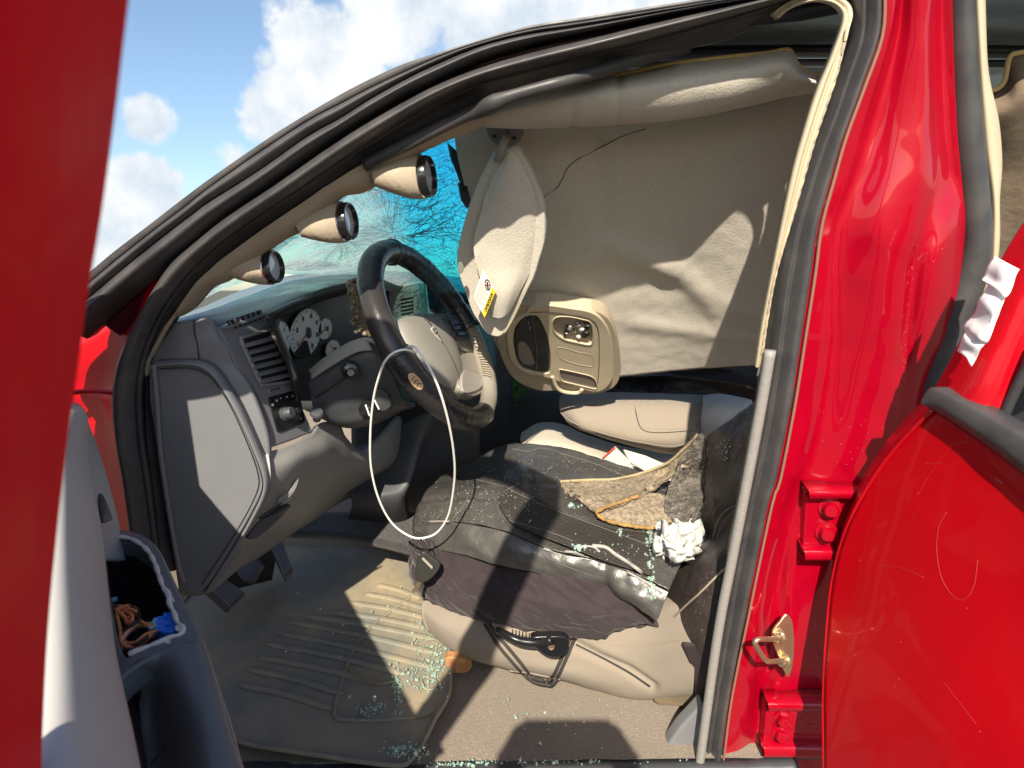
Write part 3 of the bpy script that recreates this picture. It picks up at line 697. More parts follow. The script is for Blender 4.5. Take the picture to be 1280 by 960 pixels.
for k in range(60):
    a=random.uniform(0,6.283); l0=random.uniform(0,20); wl.append(clip(ray_path(430,300,a,l0,l0+random.uniform(15,70)),left))
for k in range(22):
    R0=random.uniform(12,100); a0=random.uniform(0,6.283); n_=int(R0*random.uniform(.1,.3))+4
    wl.append(clip([(492+math.cos(a0+q*.08)*(R0+random.gauss(0,1.6)), 292+math.sin(a0+q*.08)*.85*(R0+random.gauss(0,1.6))) for q in range(n_)],left))
for k in range(20):
    a=random.uniform(-1.2,.25) if k%2 else random.uniform(1.9,4.3); l0=random.uniform(0,30)
    c=(505,296) if k%2 else (583,205+random.uniform(0,110)); dk.append(clip(ray_path(c[0],c[1],a,l0,l0+random.uniform(30,105),.035),left))
for k in range(10):
    x,y=random.uniform(545,592),random.uniform(195,335); dk.append(clip(ray_path(x,y,random.uniform(.9,2.1),0,random.uniform(10,30),.08,4),left))
CRW = mat('crushed_glass_white',(.85,.95,.93),.4); _b = CRW.node_tree.nodes['Principled BSDF']; _t = CRW.node_tree.nodes.new('ShaderNodeBsdfTranslucent'); _t.inputs[0].default_value = (.92,.98,.97,1); _m = CRW.node_tree.nodes.new('ShaderNodeMixShader'); _m.inputs[0].default_value = .75
CRW.node_tree.links.new(_b.outputs[0],_m.inputs[1]); CRW.node_tree.links.new(_t.outputs[0],_m.inputs[2]); CRW.node_tree.links.new(_m.outputs[0],CRW.node_tree.nodes['Material Output'].inputs[0]); CRD = mat('crack_dark',(.01,.045,.08),.3)
web('white_cracks', wl, .00042, CRW); web('dark_cracks', dk, .00060, CRD)
for (pts) in (((345,334),(370,326),(400,327),(425,330),(440,334),(400,338),(360,338)),):
    slab('wiper_cowl', poly(vs(pts,'Y',1.52),30), BLACK, TR, thick=.01, bevel=.002)
# dark strips of torn laminate near the header
for pts in (((559,178),(570,188),(577,205),(583,225),(586,245),(579,240),(570,215),(562,195)),((572,228),(583,230),(588,250),(584,262),(576,250))):
    slab('glass_edge_strip', vs(pts,'Y',1.24), DARK, TR, thick=.003, bevel=.0005)

# ================================================================ dashboard
D = patch('dashboard', [       # hood over the dials and the top pad
 [(215,400,1.20),(262,380,1.3),(310,360,1.45),(360,345,1.62),(420,338,1.8),(480,338,1.9),(560,345,2.1),(640,350,2.3)],
 [(213,402,1.06),(265,390,1.12),(315,372,1.22),(362,352,1.35),(420,342,1.50),(470,340,1.6),(540,347,1.75),(640,356,2.1)],
 [(212,404,1.03),(270,397,1.08),(322,382,1.16),(368,362,1.25),(415,349,1.36),(455,345,1.48),(520,350,1.65),(640,362,1.95)],
 [(214,408,1.02),(274,404,1.06),(328,391,1.13),(372,371,1.21),(415,357,1.31),(455,352,1.42),(500,358,1.6),(640,372,1.9)],
 [(218,414,1.02),(278,412,1.06),(338,394,1.14),(378,377,1.23),(418,363,1.34),(456,357,1.46),(500,366,1.62),(640,380,1.95)]], mat('dash_top_pad',(.15,.20,.215),.45,bump=[(500,.4,.0006)],var=(8,.5,(.20,.26,.27)),dust=(300,.66,(.4,.48,.48),.5)), TR, n=(70,34), disp=lambda p,u,v:.0015*nz(p,20))  # teal light from the windscreen is put into the pad's colour
# end cap block: upper piece, then the door-side cover with its recessed line
patch('end_block', [
 [(208,406,1.02),(228,402,1.01),(262,398,1.015),(274,411,1.02)],
 [(198,430,1.01),(225,425,.998),(262,422,1.0),(284,434,1.01)],
 [(186,458,1.005),(220,456,.992),(255,458,.995),(292,455,1.01)],
 [(188,500,1.005),(225,500,.99),(265,500,.992),(312,485,1.005)],
 [(200,570,1.00),(235,580,.985),(285,560,.99),(335,550,1.0)],
 [(208,640,.995),(240,650,.98),(285,640,.985),(334,600,1.0)],
 [(218,700,.99),(236,705,.978),(268,690,.985),(318,640,1.0)],
 [(224,742,.99),(240,745,.985),(262,738,.99),(300,690,1.01)]], GREY, D, n=(50,80), thick=.03)
cap = [(192,456),(235,455),(258,461),(275,478),(296,512),(318,562),(329,594),(328,614),(313,645),(295,676),(256,736),(240,741),(229,730),(216,684),(205,618),(192,540),(186,490)]
capY = lambda x,y: .982 - .004*math.sin((x-186)/150*3)
ec = slab('end_cover', poly([V(x,y,Y=.984-(y-456)/300*.012) for x,y in cap],100), GREY, D, thick=.012, bevel=.0035)
tube('cover_seam', [V(x,y,Y=.974-(y-456)/300*.012) for x,y in [(200,461),(235,460),(256,466),(272,482),(292,515),(313,563),(323,594),(322,613),(308,643),(290,673),(252,731)]], .0011, INK, D, n=80)
tube('cover_lip', [V(x,y,Y=.978-(y-456)/300*.012) for x,y in [(192,456),(196,500),(200,560),(210,630),(222,700),(230,728)]], .004, GREY, D, n=60)
# raised moulding following the rear edge of the cap
ribbon('end_moulding', c3([(196,452),(238,450),(262,456),(279,474),(301,510),(323,558),(335,590),(335,616),(320,648),(300,682),(262,740)],.985), c3([(196,458),(236,456),(257,462),(274,480),(295,514),(317,563),(328,594),(327,614),(312,645),(294,676),(256,736)],.985), smoothprof([(0,-.01),(0,0),(.3,.008),(.7,.008),(1,0),(1,-.01)],12), GREY, D, 90)
tube('block_seam', vs([(242,400,1.004),(243,415,.998),(247,432,.995),(249,452,.99)]), .0009, INK, D)
# vent bezel: a plate facing rearwards, edges measured; u across, v down
TL, TRt, BL, BR = V(274,411,Y=1.01), V(332,391,Y=1.13), V(338,560,Y=1.01), V(392,541,Y=1.13)
def BZ(px, py, off=0.):
    n = (TRt-TL).cross(BL-TL).normalized()
    if n.dot(-TL) < 0: n = -n
    r = px_dir(px,py); tt = (TL+n*off-Vector()).dot(n)/r.dot(n); return r*tt
bzn = (TRt-TL).cross(BL-TL).normalized(); bzn = bzn if bzn.dot(-TL) > 0 else -bzn
outer = [(274,411),(300,400),(331,390),(343,413),(356,445),(370,490),(392,540),(365,551),(338,560),(325,520),(306,481),(290,444)]
vent = [(303,422),(338,413),(341,418),(366,467),(367,472),(362,476),(329,480),(326,477),(302,428)]
knobp = [(336,499),(338,496),(371,487),(374,489),(382,526),(380,529),(350,541),(347,539)]
dvent = [(285,399),(324,386),(329,396),(292,411)]
bz = slab('vent_bezel', [[BZ(*p) for p in outer]], GREY, D, thick=.02, bevel=.004)
bv = slab('vent_well', [BZ(x,y,.0015) for x,y in vent], DARK, D, thick=.002, bevel=.0005)
ribbon('vent_rim', [BZ(x,y,.002) for x,y in [(301,420),(340,411),(344,417),(369,468),(369,474),(363,479),(328,483),(323,478),(300,428),(301,420)]], [BZ(x,y,.002) for x,y in [(304,424),(337,415),(340,420),(364,467),(365,471),(361,475),(330,479),(327,476),(304,428),(304,424)]], [(0,-.002),(0,.002),(.5,.004),(1,.002),(1,-.002)], GREY_L, D, 90, out=bzn)
for k in range(6):
    f = (k+.35)/6
    a = (304+f*24, 426+f*54); b = (338+f*27, 417+f*54)
    A0 = BZ(a[0],a[1],.003); B0 = BZ(b[0],b[1],.003); A1 = BZ(a[0]+1,a[1]+5,.010); B1 = BZ(b[0]+1,b[1]+5,.010)
    sl = slab('vent_slat', [A0,B0,B1,A1], GREY, D, thick=.0016, bevel=.0004, seg=1)
for k in range(7):   # little defroster grille on the shoulder
    f = k/6
    slab('defroster_bar', [BZ(286+f*39,401-f*13,.002),BZ(288+f*39,400.5-f*13,.002),BZ(293+f*37,411-f*13.5,.002),BZ(291+f*37,411.5-f*13.5,.002)], GREY, D, thick=.004, bevel=.0003, seg=1)
slab('defroster_well', [BZ(x,y,.0012) for x,y in [(284,401),(326,387),(331,397),(291,412)]], INK, D, thick=.002, bevel=0)
slab('defroster_divider', [BZ(x,y,.003) for x,y in [(275,412),(287,407),(329,392),(336,391),(336,394),(330,396),(288,410)]], GREY, D, thick=.003, bevel=.0006)
slab('vent_thumbwheel', [BZ(x,y,.004) for x,y in [(336,486),(350,482),(352,487),(338,491)]], GREY_L, D, thick=.004, bevel=.001)
for q in range(5): slab('thumbwheel_rib', [BZ(x,y,.0055) for x,y in [(338+q*2.6,486.4-q*.7),(339+q*2.6,486.1-q*.7),(340+q*2.6,489.4-q*.7),(339+q*2.6,489.7-q*.7)]], INK, D, thick=.001, bevel=0)
slab('switch_plate', [BZ(x,y,.002) for x,y in knobp], BLACK, D, thick=.003, bevel=.0012)
kc = BZ(355,517,.002); 
lathe('lamp_switch', kc, bzn, [(0,.016),(.0085,.016),(.0095,.014),(.0105,.004),(.0125,.003),(.0125,0)], GREY_D, D, seg=30)
kc2 = BZ(366,513,.002); lathe('mirror_knob', kc2, bzn, [(0,.013),(.006,.013),(.007,.010),(.0075,0)], BLACK, D, seg=24)
for (x,y,s) in ((341,506,'O'),(346,501,'D'),(351,498,'='),(359,497,'*'),(366,495,'I'),(371,500,'<'),(375,512,'^'),(376,523,'v')):
    text('switch_mark', s, BZ(x,y,.0035), (TRt-TL), (TL-BL), .006, INKW, D)
# instrument binnacle
Xc = -.405
Cw = lambda px,py,dx=0.: V(px,py,X=Xc+dx)
slab('dial_panel', poly([V(x,y,X=Xc-.012) for x,y in [(330,395),(360,378),(400,366),(455,358),(520,362),(560,380),(575,470),(560,500),(470,500),(400,500),(372,500),(352,470),(342,430)]],80), INK, D, thick=.02, bevel=.0)
ribbon('binnacle_shroud', [V(x,y,X=Xc+.045) for x,y in [(372,500),(366,478),(354,440),(343,412),(334,397),(350,386),(375,375),(410,363),(455,357),(520,360)]], [V(x,y,X=Xc-.01) for x,y in [(378,490),(372,468),(362,438),(352,415),(350,400),(364,392),(386,383),(415,373),(455,366),(520,368)]], [(0,-.01),(0,0),(.5,.004),(1,0),(1,-.01)], DARK, D, 80, out=Vector((.6,-.8,0)))
def dial(name, cx, cy, rx, ry, tilt, ticks, nums, needle):
    """round dial standing in the X plane; rx, ry are its half sizes in the photograph"""
    c = Cw(cx,cy)
    uu = (Cw(cx+rx*math.cos(tilt),cy+rx*math.sin(tilt))-c); vv = (Cw(cx+ry*math.sin(tilt),cy-ry*math.cos(tilt))-c)
    r = (vv.length+uu.length)/2
    yv, zv = Vector((0,1,0)), Vector((0,0,1))
    def D2(a, q, off=0.): return c+Vector((off,0,0))+(uu*math.cos(a)+vv*math.sin(a))*q
    pl = slab(name, [D2(math.pi*2*k/48,1) for k in range(48)], DIAL, D, thick=.003, bevel=.0006)
    if ry > 20: slab('dial_cutout', [D2(a,q,.0006) for a,q in ((-2.15,1.02),(-1.95,.35),(-1.2,.35),(-1.0,1.02),(-1.57,1.08))], BLACK, D, thick=.001, bevel=0)
    for k in range(ticks):
        a = R_(225-270*k/(ticks-1)); big = k % 2 == 0
        q0 = .86 if big else .9; w = .02 if big else .01
        slab('dial_tick', [D2(a-w,q0,.0008),D2(a+w,q0,.0008),D2(a+w,.97,.0008),D2(a-w,.97,.0008)], INK, D, thick=.0004, bevel=0)
    for k, s in enumerate(nums):
        a = R_(225-270*k/(len(nums)-1)); text('dial_number', s, D2(a,.70,.001), uu, vv, r*.17, INK, D)
    a = R_(needle); slab('dial_needle', [D2(a+.25,.12,.002),D2(a-.25,.12,.002),D2(a-.02,.78,.002),D2(a+.02,.78,.002)], INKR, D, thick=.001, bevel=0)
    lathe('needle_hub', c+Vector((.003,0,0)), Vector((1,0,0)), [(0,.004),(r*.13,.003),(r*.14,0)], GREY_D, D, seg=16)
dial('speedometer', 384,416,17,30,R_(12),25,['0','20','40','60','80','100','120'],232)
dial('rev_counter', 347,432,15,31,R_(12),15,['0','1','2','3','4','5','6','7'],235)
dial('fuel_gauge', 407,411,8,13,R_(8),7,['E','F'],210)
dial('temperature_gauge', 417,437,8,12,R_(8),7,['C','H'],150)

# centre of the dash seen through the wheel
cs = patch('centre_stack', [
 [(470,352,1.75),(520,352,1.8),(560,358,1.85),(600,370,1.9),(640,380,2.0)],
 [(470,380,1.66),(520,378,1.7),(560,385,1.75),(600,395,1.8),(640,400,1.9)],
 [(455,430,1.62),(520,430,1.66),(560,440,1.7),(600,450,1.76),(640,455,1.9)],
 [(440,500,1.62),(500,510,1.64),(560,515,1.7),(600,520,1.76),(640,520,1.9)],
 [(440,590,1.66),(500,600,1.66),(560,600,1.7),(600,600,1.8),(640,600,1.9)]], GREY_D, D, n=(30,30), thick=.02)
slab('stack_bezel', [poly(vs([(488,362),(530,352),(548,356),(556,400),(500,410),(490,395)],'Y',1.61),40), vs([(500,375),(516,372),(516,392),(502,396)],'Y',1.61)], GREY_L, D, thick=.02, bevel=.004)
slab('stack_vent', vs([(500,375),(516,372),(516,392),(502,396)],'Y',1.62), DARK, D, thick=.01, bevel=0)
for k in range(4): slab('stack_slat', vs([(500,377+k*4.6),(516,374+k*4.6),(516,376+k*4.6),(500,379+k*4.6)],'Y',1.612), GREY_L, D, thick=.006, bevel=.0005)
slab('radio', vs([(533,356),(552,361),(560,392),(545,392),(536,385)],'Y',1.60), BLACK, D, thick=.02, bevel=.002)
slab('stack_side', vs([(523,356),(530,354),(534,392),(527,393)],'Y',1.60), mat('green_tinted_plastic',(.10,.17,.14),.4), D, thick=.02, bevel=.002)
# knee bolster below the column
patch('knee_bolster', [
 [(336,566,1.01),(365,555,1.06),(392,541,1.12),(402,528,1.17),(424,529,1.22),(434,548,1.26),(458,562,1.34),(500,520,1.5)],
 [(337,590,1.00),(368,578,1.04),(395,566,1.10),(410,558,1.14),(428,562,1.20),(445,572,1.26),(470,570,1.36),(510,545,1.52)],
 [(334,618,1.00),(362,606,1.05),(388,594,1.11),(405,588,1.15),(425,588,1.21),(444,586,1.28),(475,580,1.38),(515,565,1.54)],
 [(318,650,1.00),(345,638,1.06),(372,624,1.12),(395,612,1.17),(415,606,1.23),(436,598,1.31),(475,588,1.42),(515,580,1.58)],
 [(300,682,1.00),(322,672,1.06),(350,660,1.12),(378,645,1.18),(402,630,1.26),(432,610,1.36),(475,595,1.48),(515,590,1.62)],
 [(262,742,1.0),(300,712,1.1),(335,690,1.2),(370,665,1.3),(400,645,1.4),(432,625,1.5),(475,610,1.6),(515,600,1.7)]], GREY_L, D, n=(70,50), thick=.01,
 disp=lambda p,u,v:.002*nz(p,12))
slab('bolster_badge', poly(vs([(346,623,1.035),(362,611,1.055),(369,594,1.065),(371,600,1.065),(364,616,1.055),(349,628,1.035)]),24), GREY_L, D, thick=.004, bevel=.001, lift=.006)
slab('hood_release', poly(vs([(308,672,1.0),(322,652,1.02),(345,638,1.05),(362,630,1.06),(355,640,1.06),(335,660,1.03),(318,672,1.01)]),30), GREY_D, D, thick=.01, bevel=.003, lift=.004)
tube('bolster_lip', vs([(334,568,.998),(336,580,.994),(337,598,.992),(336,606,.992)]), .0022, mat('pale_edge',(.6,.58,.54),.6), D)
tube('handle_slot_line', vs([(324,648,.999),(345,634,1.02),(368,622,1.045)]), .0022, INK, D)
lathe('brake_knob', V(396,520,Y=1.13), Vector((.2,-.5,.85)), [(0,.014),(.010,.013),(.012,.009),(.008,.004),(.007,-.01)], GREY_D, D, seg=20)
patch('lower_console', [
 [(440,560,1.5),(480,545,1.5),(520,520,1.5),(560,510,1.52),(600,520,1.6)],
 [(425,600,1.45),(470,600,1.44),(515,590,1.43),(530,560,1.5),(600,560,1.6)],
 [(440,628,1.42),(480,627,1.41),(505,625,1.42),(515,605,1.5),(600,600,1.6)],
 [(430,660,1.52),(470,660,1.50),(505,655,1.5),(525,640,1.55),(600,640,1.65)]], GREY_D, D, n=(40,40), thick=.02)
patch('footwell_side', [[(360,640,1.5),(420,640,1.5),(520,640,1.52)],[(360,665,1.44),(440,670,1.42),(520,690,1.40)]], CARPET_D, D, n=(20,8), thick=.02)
lathe('shifter_knob', V(546,562,Y=1.62), Vector((0,-.2,1)), [(0,.026),(.014,.024),(.022,.014),(.024,0),(.020,-.014),(.010,-.024)], BLACK, D, seg=24)
# pedals
def pedal(name, quad, z0, ribs):
    q = [V(x,y,Y=Y) for x,y,Y in quad]
    o = slab(name, q, GREY_D, TR, thick=.015, bevel=.004)
    n = (q[1]-q[0]).cross(q[3]-q[0]).normalized(); n = n if n.dot(-q[0])>0 else -n
    for k in range(ribs):
        f = (k+.7)/(ribs+.4); a = q[0].lerp(q[1],f); b = q[3].lerp(q[2],f); a,b = a.lerp(b,.08), a.lerp(b,.92)
        w = (q[1]-q[0]).normalized()*.0018
        slab('pedal_rib', [a-w+n*.002,a+w+n*.002,b+w+n*.002,b-w+n*.002], GREY, o, thick=.003, bevel=.0006, seg=1)
    return o
pedal('accelerator', [(337,681,1.25),(350,668,1.28),(367,713,1.20),(356,724,1.18)], 0, 6)
pedal('brake_pedal', [(259,735,1.12),(274,719,1.18),(308,741,1.17),(288,761,1.11)], 0, 8)
slab('brake_pedal_arm', vs([(295,715,1.22),(315,690,1.25),(325,705,1.22),(312,727,1.2),(303,726,1.2)]), GREY_D, TR, thick=.02, bevel=.003)
patch('pedal_box', [[(250,720,1.25),(300,690,1.3),(350,670,1.35)],[(260,745,1.3),(300,735,1.35),(340,725,1.4)]], INK, TR, n=(8,8), thick=.02)

# ================================================================ steering column and wheel
WC = V(543,418,Y=1.25)
w_ = (-WC).normalized(); rt = Vector((1,0,0)); rt = (rt-w_*rt.dot(w_)).normalized(); up_ = w_.cross(rt)
if up_.z < 0: up_ = -up_
an = R_(31)
wn3 = (w_*.40+(rt*math.cos(an)+up_*math.sin(an))*.917).normalized()
u3 = (up_*math.cos(an)-rt*math.sin(an)).normalized()         # along the long axis of the ellipse
v3 = wn3.cross(u3).normalized()
def WP(px, py, off=0.):
    r = px_dir(px,py); tt = (WC+wn3*off).dot(wn3)/r.dot(wn3); return r*tt
RR = .172
def rim(a, q=1.0, off=0.): return WC+(u3*math.cos(a)+v3*math.sin(a))*RR*q+wn3*off
# angle of a pixel round the wheel
def ang(px,py):
    p = WP(px,py)-WC; return math.atan2(p.dot(v3), p.dot(u3))
def rimarc(name, a0, a1, r, m, par=None, n=60, wob=0., lab=None):
    pts = [rim(a0+(a1-a0)*k/n) for k in range(n+1)]
    return tube(name, pts, (lambda t: r+wob*nz((t*9,0,0),1)+wob*.6*nz((t*30,5,0),1)), m, par or TR, seg=20, n=n*2, label=lab)
SW = rimarc('steering_wheel', 0, 2*math.pi, .0165, WHEELT)
aA = ang(477,330); aTop = ang(495,308); aB = ang(608,415); aLow = ang(600,525); aL = ang(520,480)
sgn = 1
# cover is laced on everywhere but the lower right stretch
def unwrap(a, ref): 
    while a < ref: a += 2*math.pi
    return a
aB0 = ang(600,405); aT = ang(490,310); aM = ang(505,450); aL0 = ang(603,520)
seq = [aB0, aT, aM, aL0]
dirn = 1 if unwrap(aT, aB0)-aB0 < math.pi else -1
def seqang(lst):
    o_ = [lst[0]]
    for a in lst[1:]:
        while dirn*(a-o_[-1]) < 0: a += dirn*2*math.pi
        o_.append(a)
    return o_
sa = seqang([aB0, aT, ang(460,350), aM, aL0])
rimarc('wheel_cover', sa[0], sa[1]+dirn*.04, .0205, LEATH, SW, 40, .0014, 'crumpled black stretch of wheel cover')
rimarc('wheel_cover', sa[1]+dirn*.05, sa[3]-dirn*.10, .0225, mat('smooth_black_leather',(.028,.026,.027),.27,bump=[(300,.3,.0005,'cells')],dust=(400,.72,(.3,.28,.25),.3),var=(14,.6,(.07,.06,.055))), SW, 60, .0005, 'smooth black stretch of wheel cover')
rimarc('wheel_cover', sa[3]-dirn*.08, sa[4]+dirn*.05, .0215, LEATH, SW, 50, .0012, 'laced lower stretch of wheel cover')
for aa in (sa[1]+dirn*.045, sa[3]-dirn*.09, sa[0]):
    c = rim(aa); tdir = (rim(aa+.02)-rim(aa-.02)).normalized()
    lathe('cover_cuff', c, tdir, [(.0225,-.006),(.0245,-.004),(.0248,.004),(.0225,.006)], LEATH, SW, seg=30)
def lacing(a0, a1, count, m, side=1):
    for k in range(count):
        a = a0+(a1-a0)*k/count; b = a+(a1-a0)/count*1.2
        def P(aa, ph): 
            cen = rim(aa); rad = (cen-WC).normalized()
            return cen+(-rad*math.cos(ph)+wn3*math.sin(ph))*.0228
        tube('lace_stitch', [P(a,.15),P((a+b)/2,.5),P(b,.85)], .0011, m, SW, seg=5, n=6)
lacing(sa[3]-dirn*.02, sa[4]-dirn*.35, 16, mat('dark_lace',(.05,.045,.04),.6))
lacing(sa[0]-dirn*.02, sa[0]-dirn*.45, 8, mat('tan_lace',(.35,.28,.18),.7))
lacing(sa[0]-dirn*.45, sa[0]-dirn*.8, 9, TAN)
for (px,py,a2) in ((518,482,1),(592,523,1)):
    aa = ang(px,py); cen = rim(aa); n_ = (cen*-1).normalized(); tdir = (rim(aa+.02)-rim(aa-.02)).normalized(); sd = n_.cross(tdir).normalized()
    out_ = [cen+n_*.0245+tdir*.017*math.cos(q)+sd*.0085*math.sin(q)*(1 if abs(math.sin(q))<.8 else .92) for q in [2*math.pi*k/24 for k in range(24)]]
    slab('leather_badge', out_, TANPATCH, SW, thick=.004, bevel=.001)
    for kk in range(3):
        tube('badge_stroke', [cen+n_*.0251+tdir*(.008-.007*kk)-sd*.004, cen+n_*.0253+tdir*(.004-.006*kk)+sd*.001, cen+n_*.0251+tdir*(.009-.008*kk)+sd*.0045], .0006, INK, SW, seg=5, n=8)
# hub
hubpx = [(500,404),(505,396),(520,391),(540,390),(551,396),(562,410),(570,426),(577,448),(580,466),(575,480),(562,487),(548,480),(532,464),(520,445),(508,424)]
hub0 = cr([tuple(WP(x,y,-.012)) for x,y in hubpx], 60, True); hc = hub0.mean(0)
G = []
for (q,h) in ((1.02,-.035),(1.03,-.018),(1.0,-.006),(.93,.002),(.8,.008),(.55,.013),(.3,.015),(.02,.0155)):
    G.append(hc+(hub0-hc)*q+np.array(wn3)*h)
me = grid_mesh('airbag_cover', np.array(G), False, True)
bm = bmesh.new(); bm.from_mesh(me); bmesh.ops.recalc_face_normals(bm, faces=bm.faces); bm.to_mesh(me); bm.free(); finish(me)
link('airbag_cover', me, HUBM, SW)
tube('cover_split_line', [WP(528,392,.004),WP(536,402,.0035),WP(545,414,.0035),WP(556,432,.0035),WP(566,450,.003),WP(574,470,-.002)], .0007, INK, SW, n=30)
# emblem: small chrome shield with a ram's-head outline, flat relief
ec_ = WP(546,417,.0045); tx = (WP(556,432,.0035)-WP(536,402,.0035)).normalized(); ty = wn3.cross(tx).normalized()
def E(a,b,h=0.): return ec_+tx*a*.015+ty*b*.013+wn3*h
slab('emblem', [E(-1,-.55),E(-.7,-.75),E(.2,-.5),E(1,0),E(.2,.5),E(-.7,.75),E(-1,.55)], mat('emblem_metal',(.62,.60,.55),.35,metal=.3), SW, thick=.0015, bevel=.0004)
for sg in (-1,1):
    tube('emblem_horn', [E(-.4,0,.001),E(-.75,.28*sg,.001),E(-.5,.55*sg,.001),E(-.05,.42*sg,.001),E(-.2,.18*sg,.001)], .0007, INK, SW, seg=5, n=16)
tube('emblem_nose', [E(-.2,0,.001),E(.7,0,.001)], .0011, INK, SW, seg=5, n=6)
# spokes
slab('spoke', poly([WP(x,y,-.008) for x,y in [(550,395),(566,394),(582,396),(594,412),(600,430),(590,440),(574,430),(562,412)]],40), WHEELT, SW, thick=.02, bevel=.005)
slab('spoke', poly([WP(x,y,-.008) for x,y in [(568,450),(590,440),(612,450),(612,480),(596,494),(578,490),(570,470)]],40), WHEELT, SW, thick=.02, bevel=.005)
slab('spoke', poly([WP(x,y,-.012) for x,y in [(500,440),(512,430),(540,462),(568,488),(575,505),(560,512),(530,492)]],40), GREY_D, SW, thick=.02, bevel=.006)
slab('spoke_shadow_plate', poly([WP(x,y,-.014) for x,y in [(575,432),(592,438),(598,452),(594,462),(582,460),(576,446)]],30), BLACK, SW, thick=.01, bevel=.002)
slab('spoke_accent', poly([WP(x,y,-.002) for x,y in [(580,464),(600,468),(608,472),(602,484),(590,490),(579,488)]],30), mat('spoke_silver',(.42,.39,.34),.35,metal=.3), SW, thick=.01, bevel=.003)
sp = slab('switch_pod', poly([WP(x,y,.0) for x,y in [(557,394),(576,393),(582,398),(590,416),(588,422),(574,423),(568,416)]],36), GREY_D, SW, thick=.012, bevel=.003)
for pts in (((562,399),(574,398),(576,404),(565,405)),((566,407),(579,406),(581,411),(568,412)),((571,414),(583,413),(584,418),(574,419))):
    slab('switch_button', [WP(x,y,.004) for x,y in pts], BLACK, SW, thick=.004, bevel=.001)
    c = sum((WP(x,y,.0045) for x,y in pts), Vector())/4; text('button_mark', '+ -', c, ty, -tx, .005, INKW, SW)
# column shroud
patch('column_shroud', [
 [(400,452,1.30),(430,432,1.28),(455,424,1.26),(480,432,1.22),(500,448,1.2)],
 [(386,464,1.20),(414,442,1.185),(442,426,1.18),(465,424,1.175),(492,452,1.17)],
 [(384,476,1.15),(412,462,1.142),(442,444,1.14),(468,440,1.14),(494,470,1.14)],
 [(388,492,1.145),(414,486,1.138),(444,474,1.135),(470,470,1.135),(498,488,1.14)],
 [(392,512,1.15),(416,516,1.145),(444,512,1.145),(474,502,1.145),(505,504,1.15)],
 [(402,524,1.2),(430,534,1.18),(455,530,1.17),(485,515,1.16),(512,510,1.18)],
 [(410,520,1.34),(440,534,1.32),(470,530,1.3),(500,515,1.3),(520,508,1.3)]], GREY_D, SW, n=(50,50), thick=.01)
patch('column_top', [[(386,465,1.16),(414,443,1.15),(442,427,1.14),(458,425,1.14)],[(390,469,1.145),(416,449,1.14),(443,433,1.137),(462,430,1.137)],[(390,474,1.14),(418,456,1.135),(446,441,1.132),(466,438,1.132)]], mat('column_sunlit',(.27,.265,.25),.5,bump=[(600,.3,.0005)]), SW, n=(30,12), thick=.006, disp=lambda p,u,v:.004)  # sunlit top of the shroud, painted as a paler sheet
tube('shroud_seam', vs([(394,497,1.142),(410,487,1.134),(430,473,1.131)]), .0014, INK, SW)
lathe('tilt_knob', V(438,461,Y=1.13), Vector((.25,-1,.1)), [(0,.026),(.006,.026),(.007,.022),(.013,.020),(.0155,.012),(.0155,0)], BLACK, SW, seg=26)
lathe('knob_cap', V(438,461,Y=1.13)+Vector((.25,-1,.1)).normalized()*.0265, Vector((.25,-1,.1)), [(0,.001),(.0055,.001),(.006,-.001)], GREY_L, SW, seg=20)
lathe('ignition_switch', V(462,512,Y=1.135), Vector((.6,-.8,-.1)), [(0,.012),(.012,.012),(.016,.006),(.018,-.006)], BLACK, SW, seg=26)
tube('ignition_mark', [V(457,506,Y=1.12),V(462,520,Y=1.12)], .0015, INKW, SW)
tube('ignition_mark', [V(468,500,Y=1.125),V(474,512,Y=1.125)], .0015, INKW, SW)
slab('stalk_guard', poly(vs([(470,488,1.13),(482,490,1.13),(489,506,1.135),(478,514,1.13),(470,504,1.125)]),24), GREY_D, SW, thick=.02, bevel=.004)
# ================================================================ fallen headliner
HL = thing('headliner', 'fallen beige headliner hanging down behind the steering wheel with its overhead console', 'headliner', V(800,470,Y=1.5))
def hrow(ys, Ys, xs=None):
    return [(x,y,Y) for x,y,Y in zip(xs, ys, Ys)]
def fold(p,u,v):
    x, y = proj(p)
    d = .0022*nz(p,8)+.0009*nz(p,45,4)
    def ridge(x0,y0,x1,y1,w,h):
        vx,vy = x1-x0,y1-y0; L2 = vx*vx+vy*vy; s = ((x-x0)*vx+(y-y0)*vy)/L2
        e = 1 if 0 <= s <= 1 else math.exp(-((max(-s,s-1))*math.sqrt(L2)/25)**2)
        dist = ((x-x0)*vy-(y-y0)*vx)/math.sqrt(L2)
        return h*e*math.exp(-(dist/w)**2)
    d += ridge(762,308,830,335,17,.009)+ridge(830,335,935,395,15,.005)+ridge(775,345,835,352,22,-.006)
    d += ridge(800,405,945,425,10,.005)+ridge(750,170,758,330,12,-.006)+ridge(860,345,900,400,12,.003)
    d += ridge(950,195,1000,212,12,.003)+ridge(590,330,720,345,12,-.003)+ridge(650,320,760,330,14,.003)
    return d
_p = R_(PITCH)
def proj(p):
    dep = p[1]*math.cos(_p)-p[2]*math.sin(_p); up = p[1]*math.sin(_p)+p[2]*math.cos(_p)
    return 640+FPX*p[0]/dep, 480-FPX*up/dep
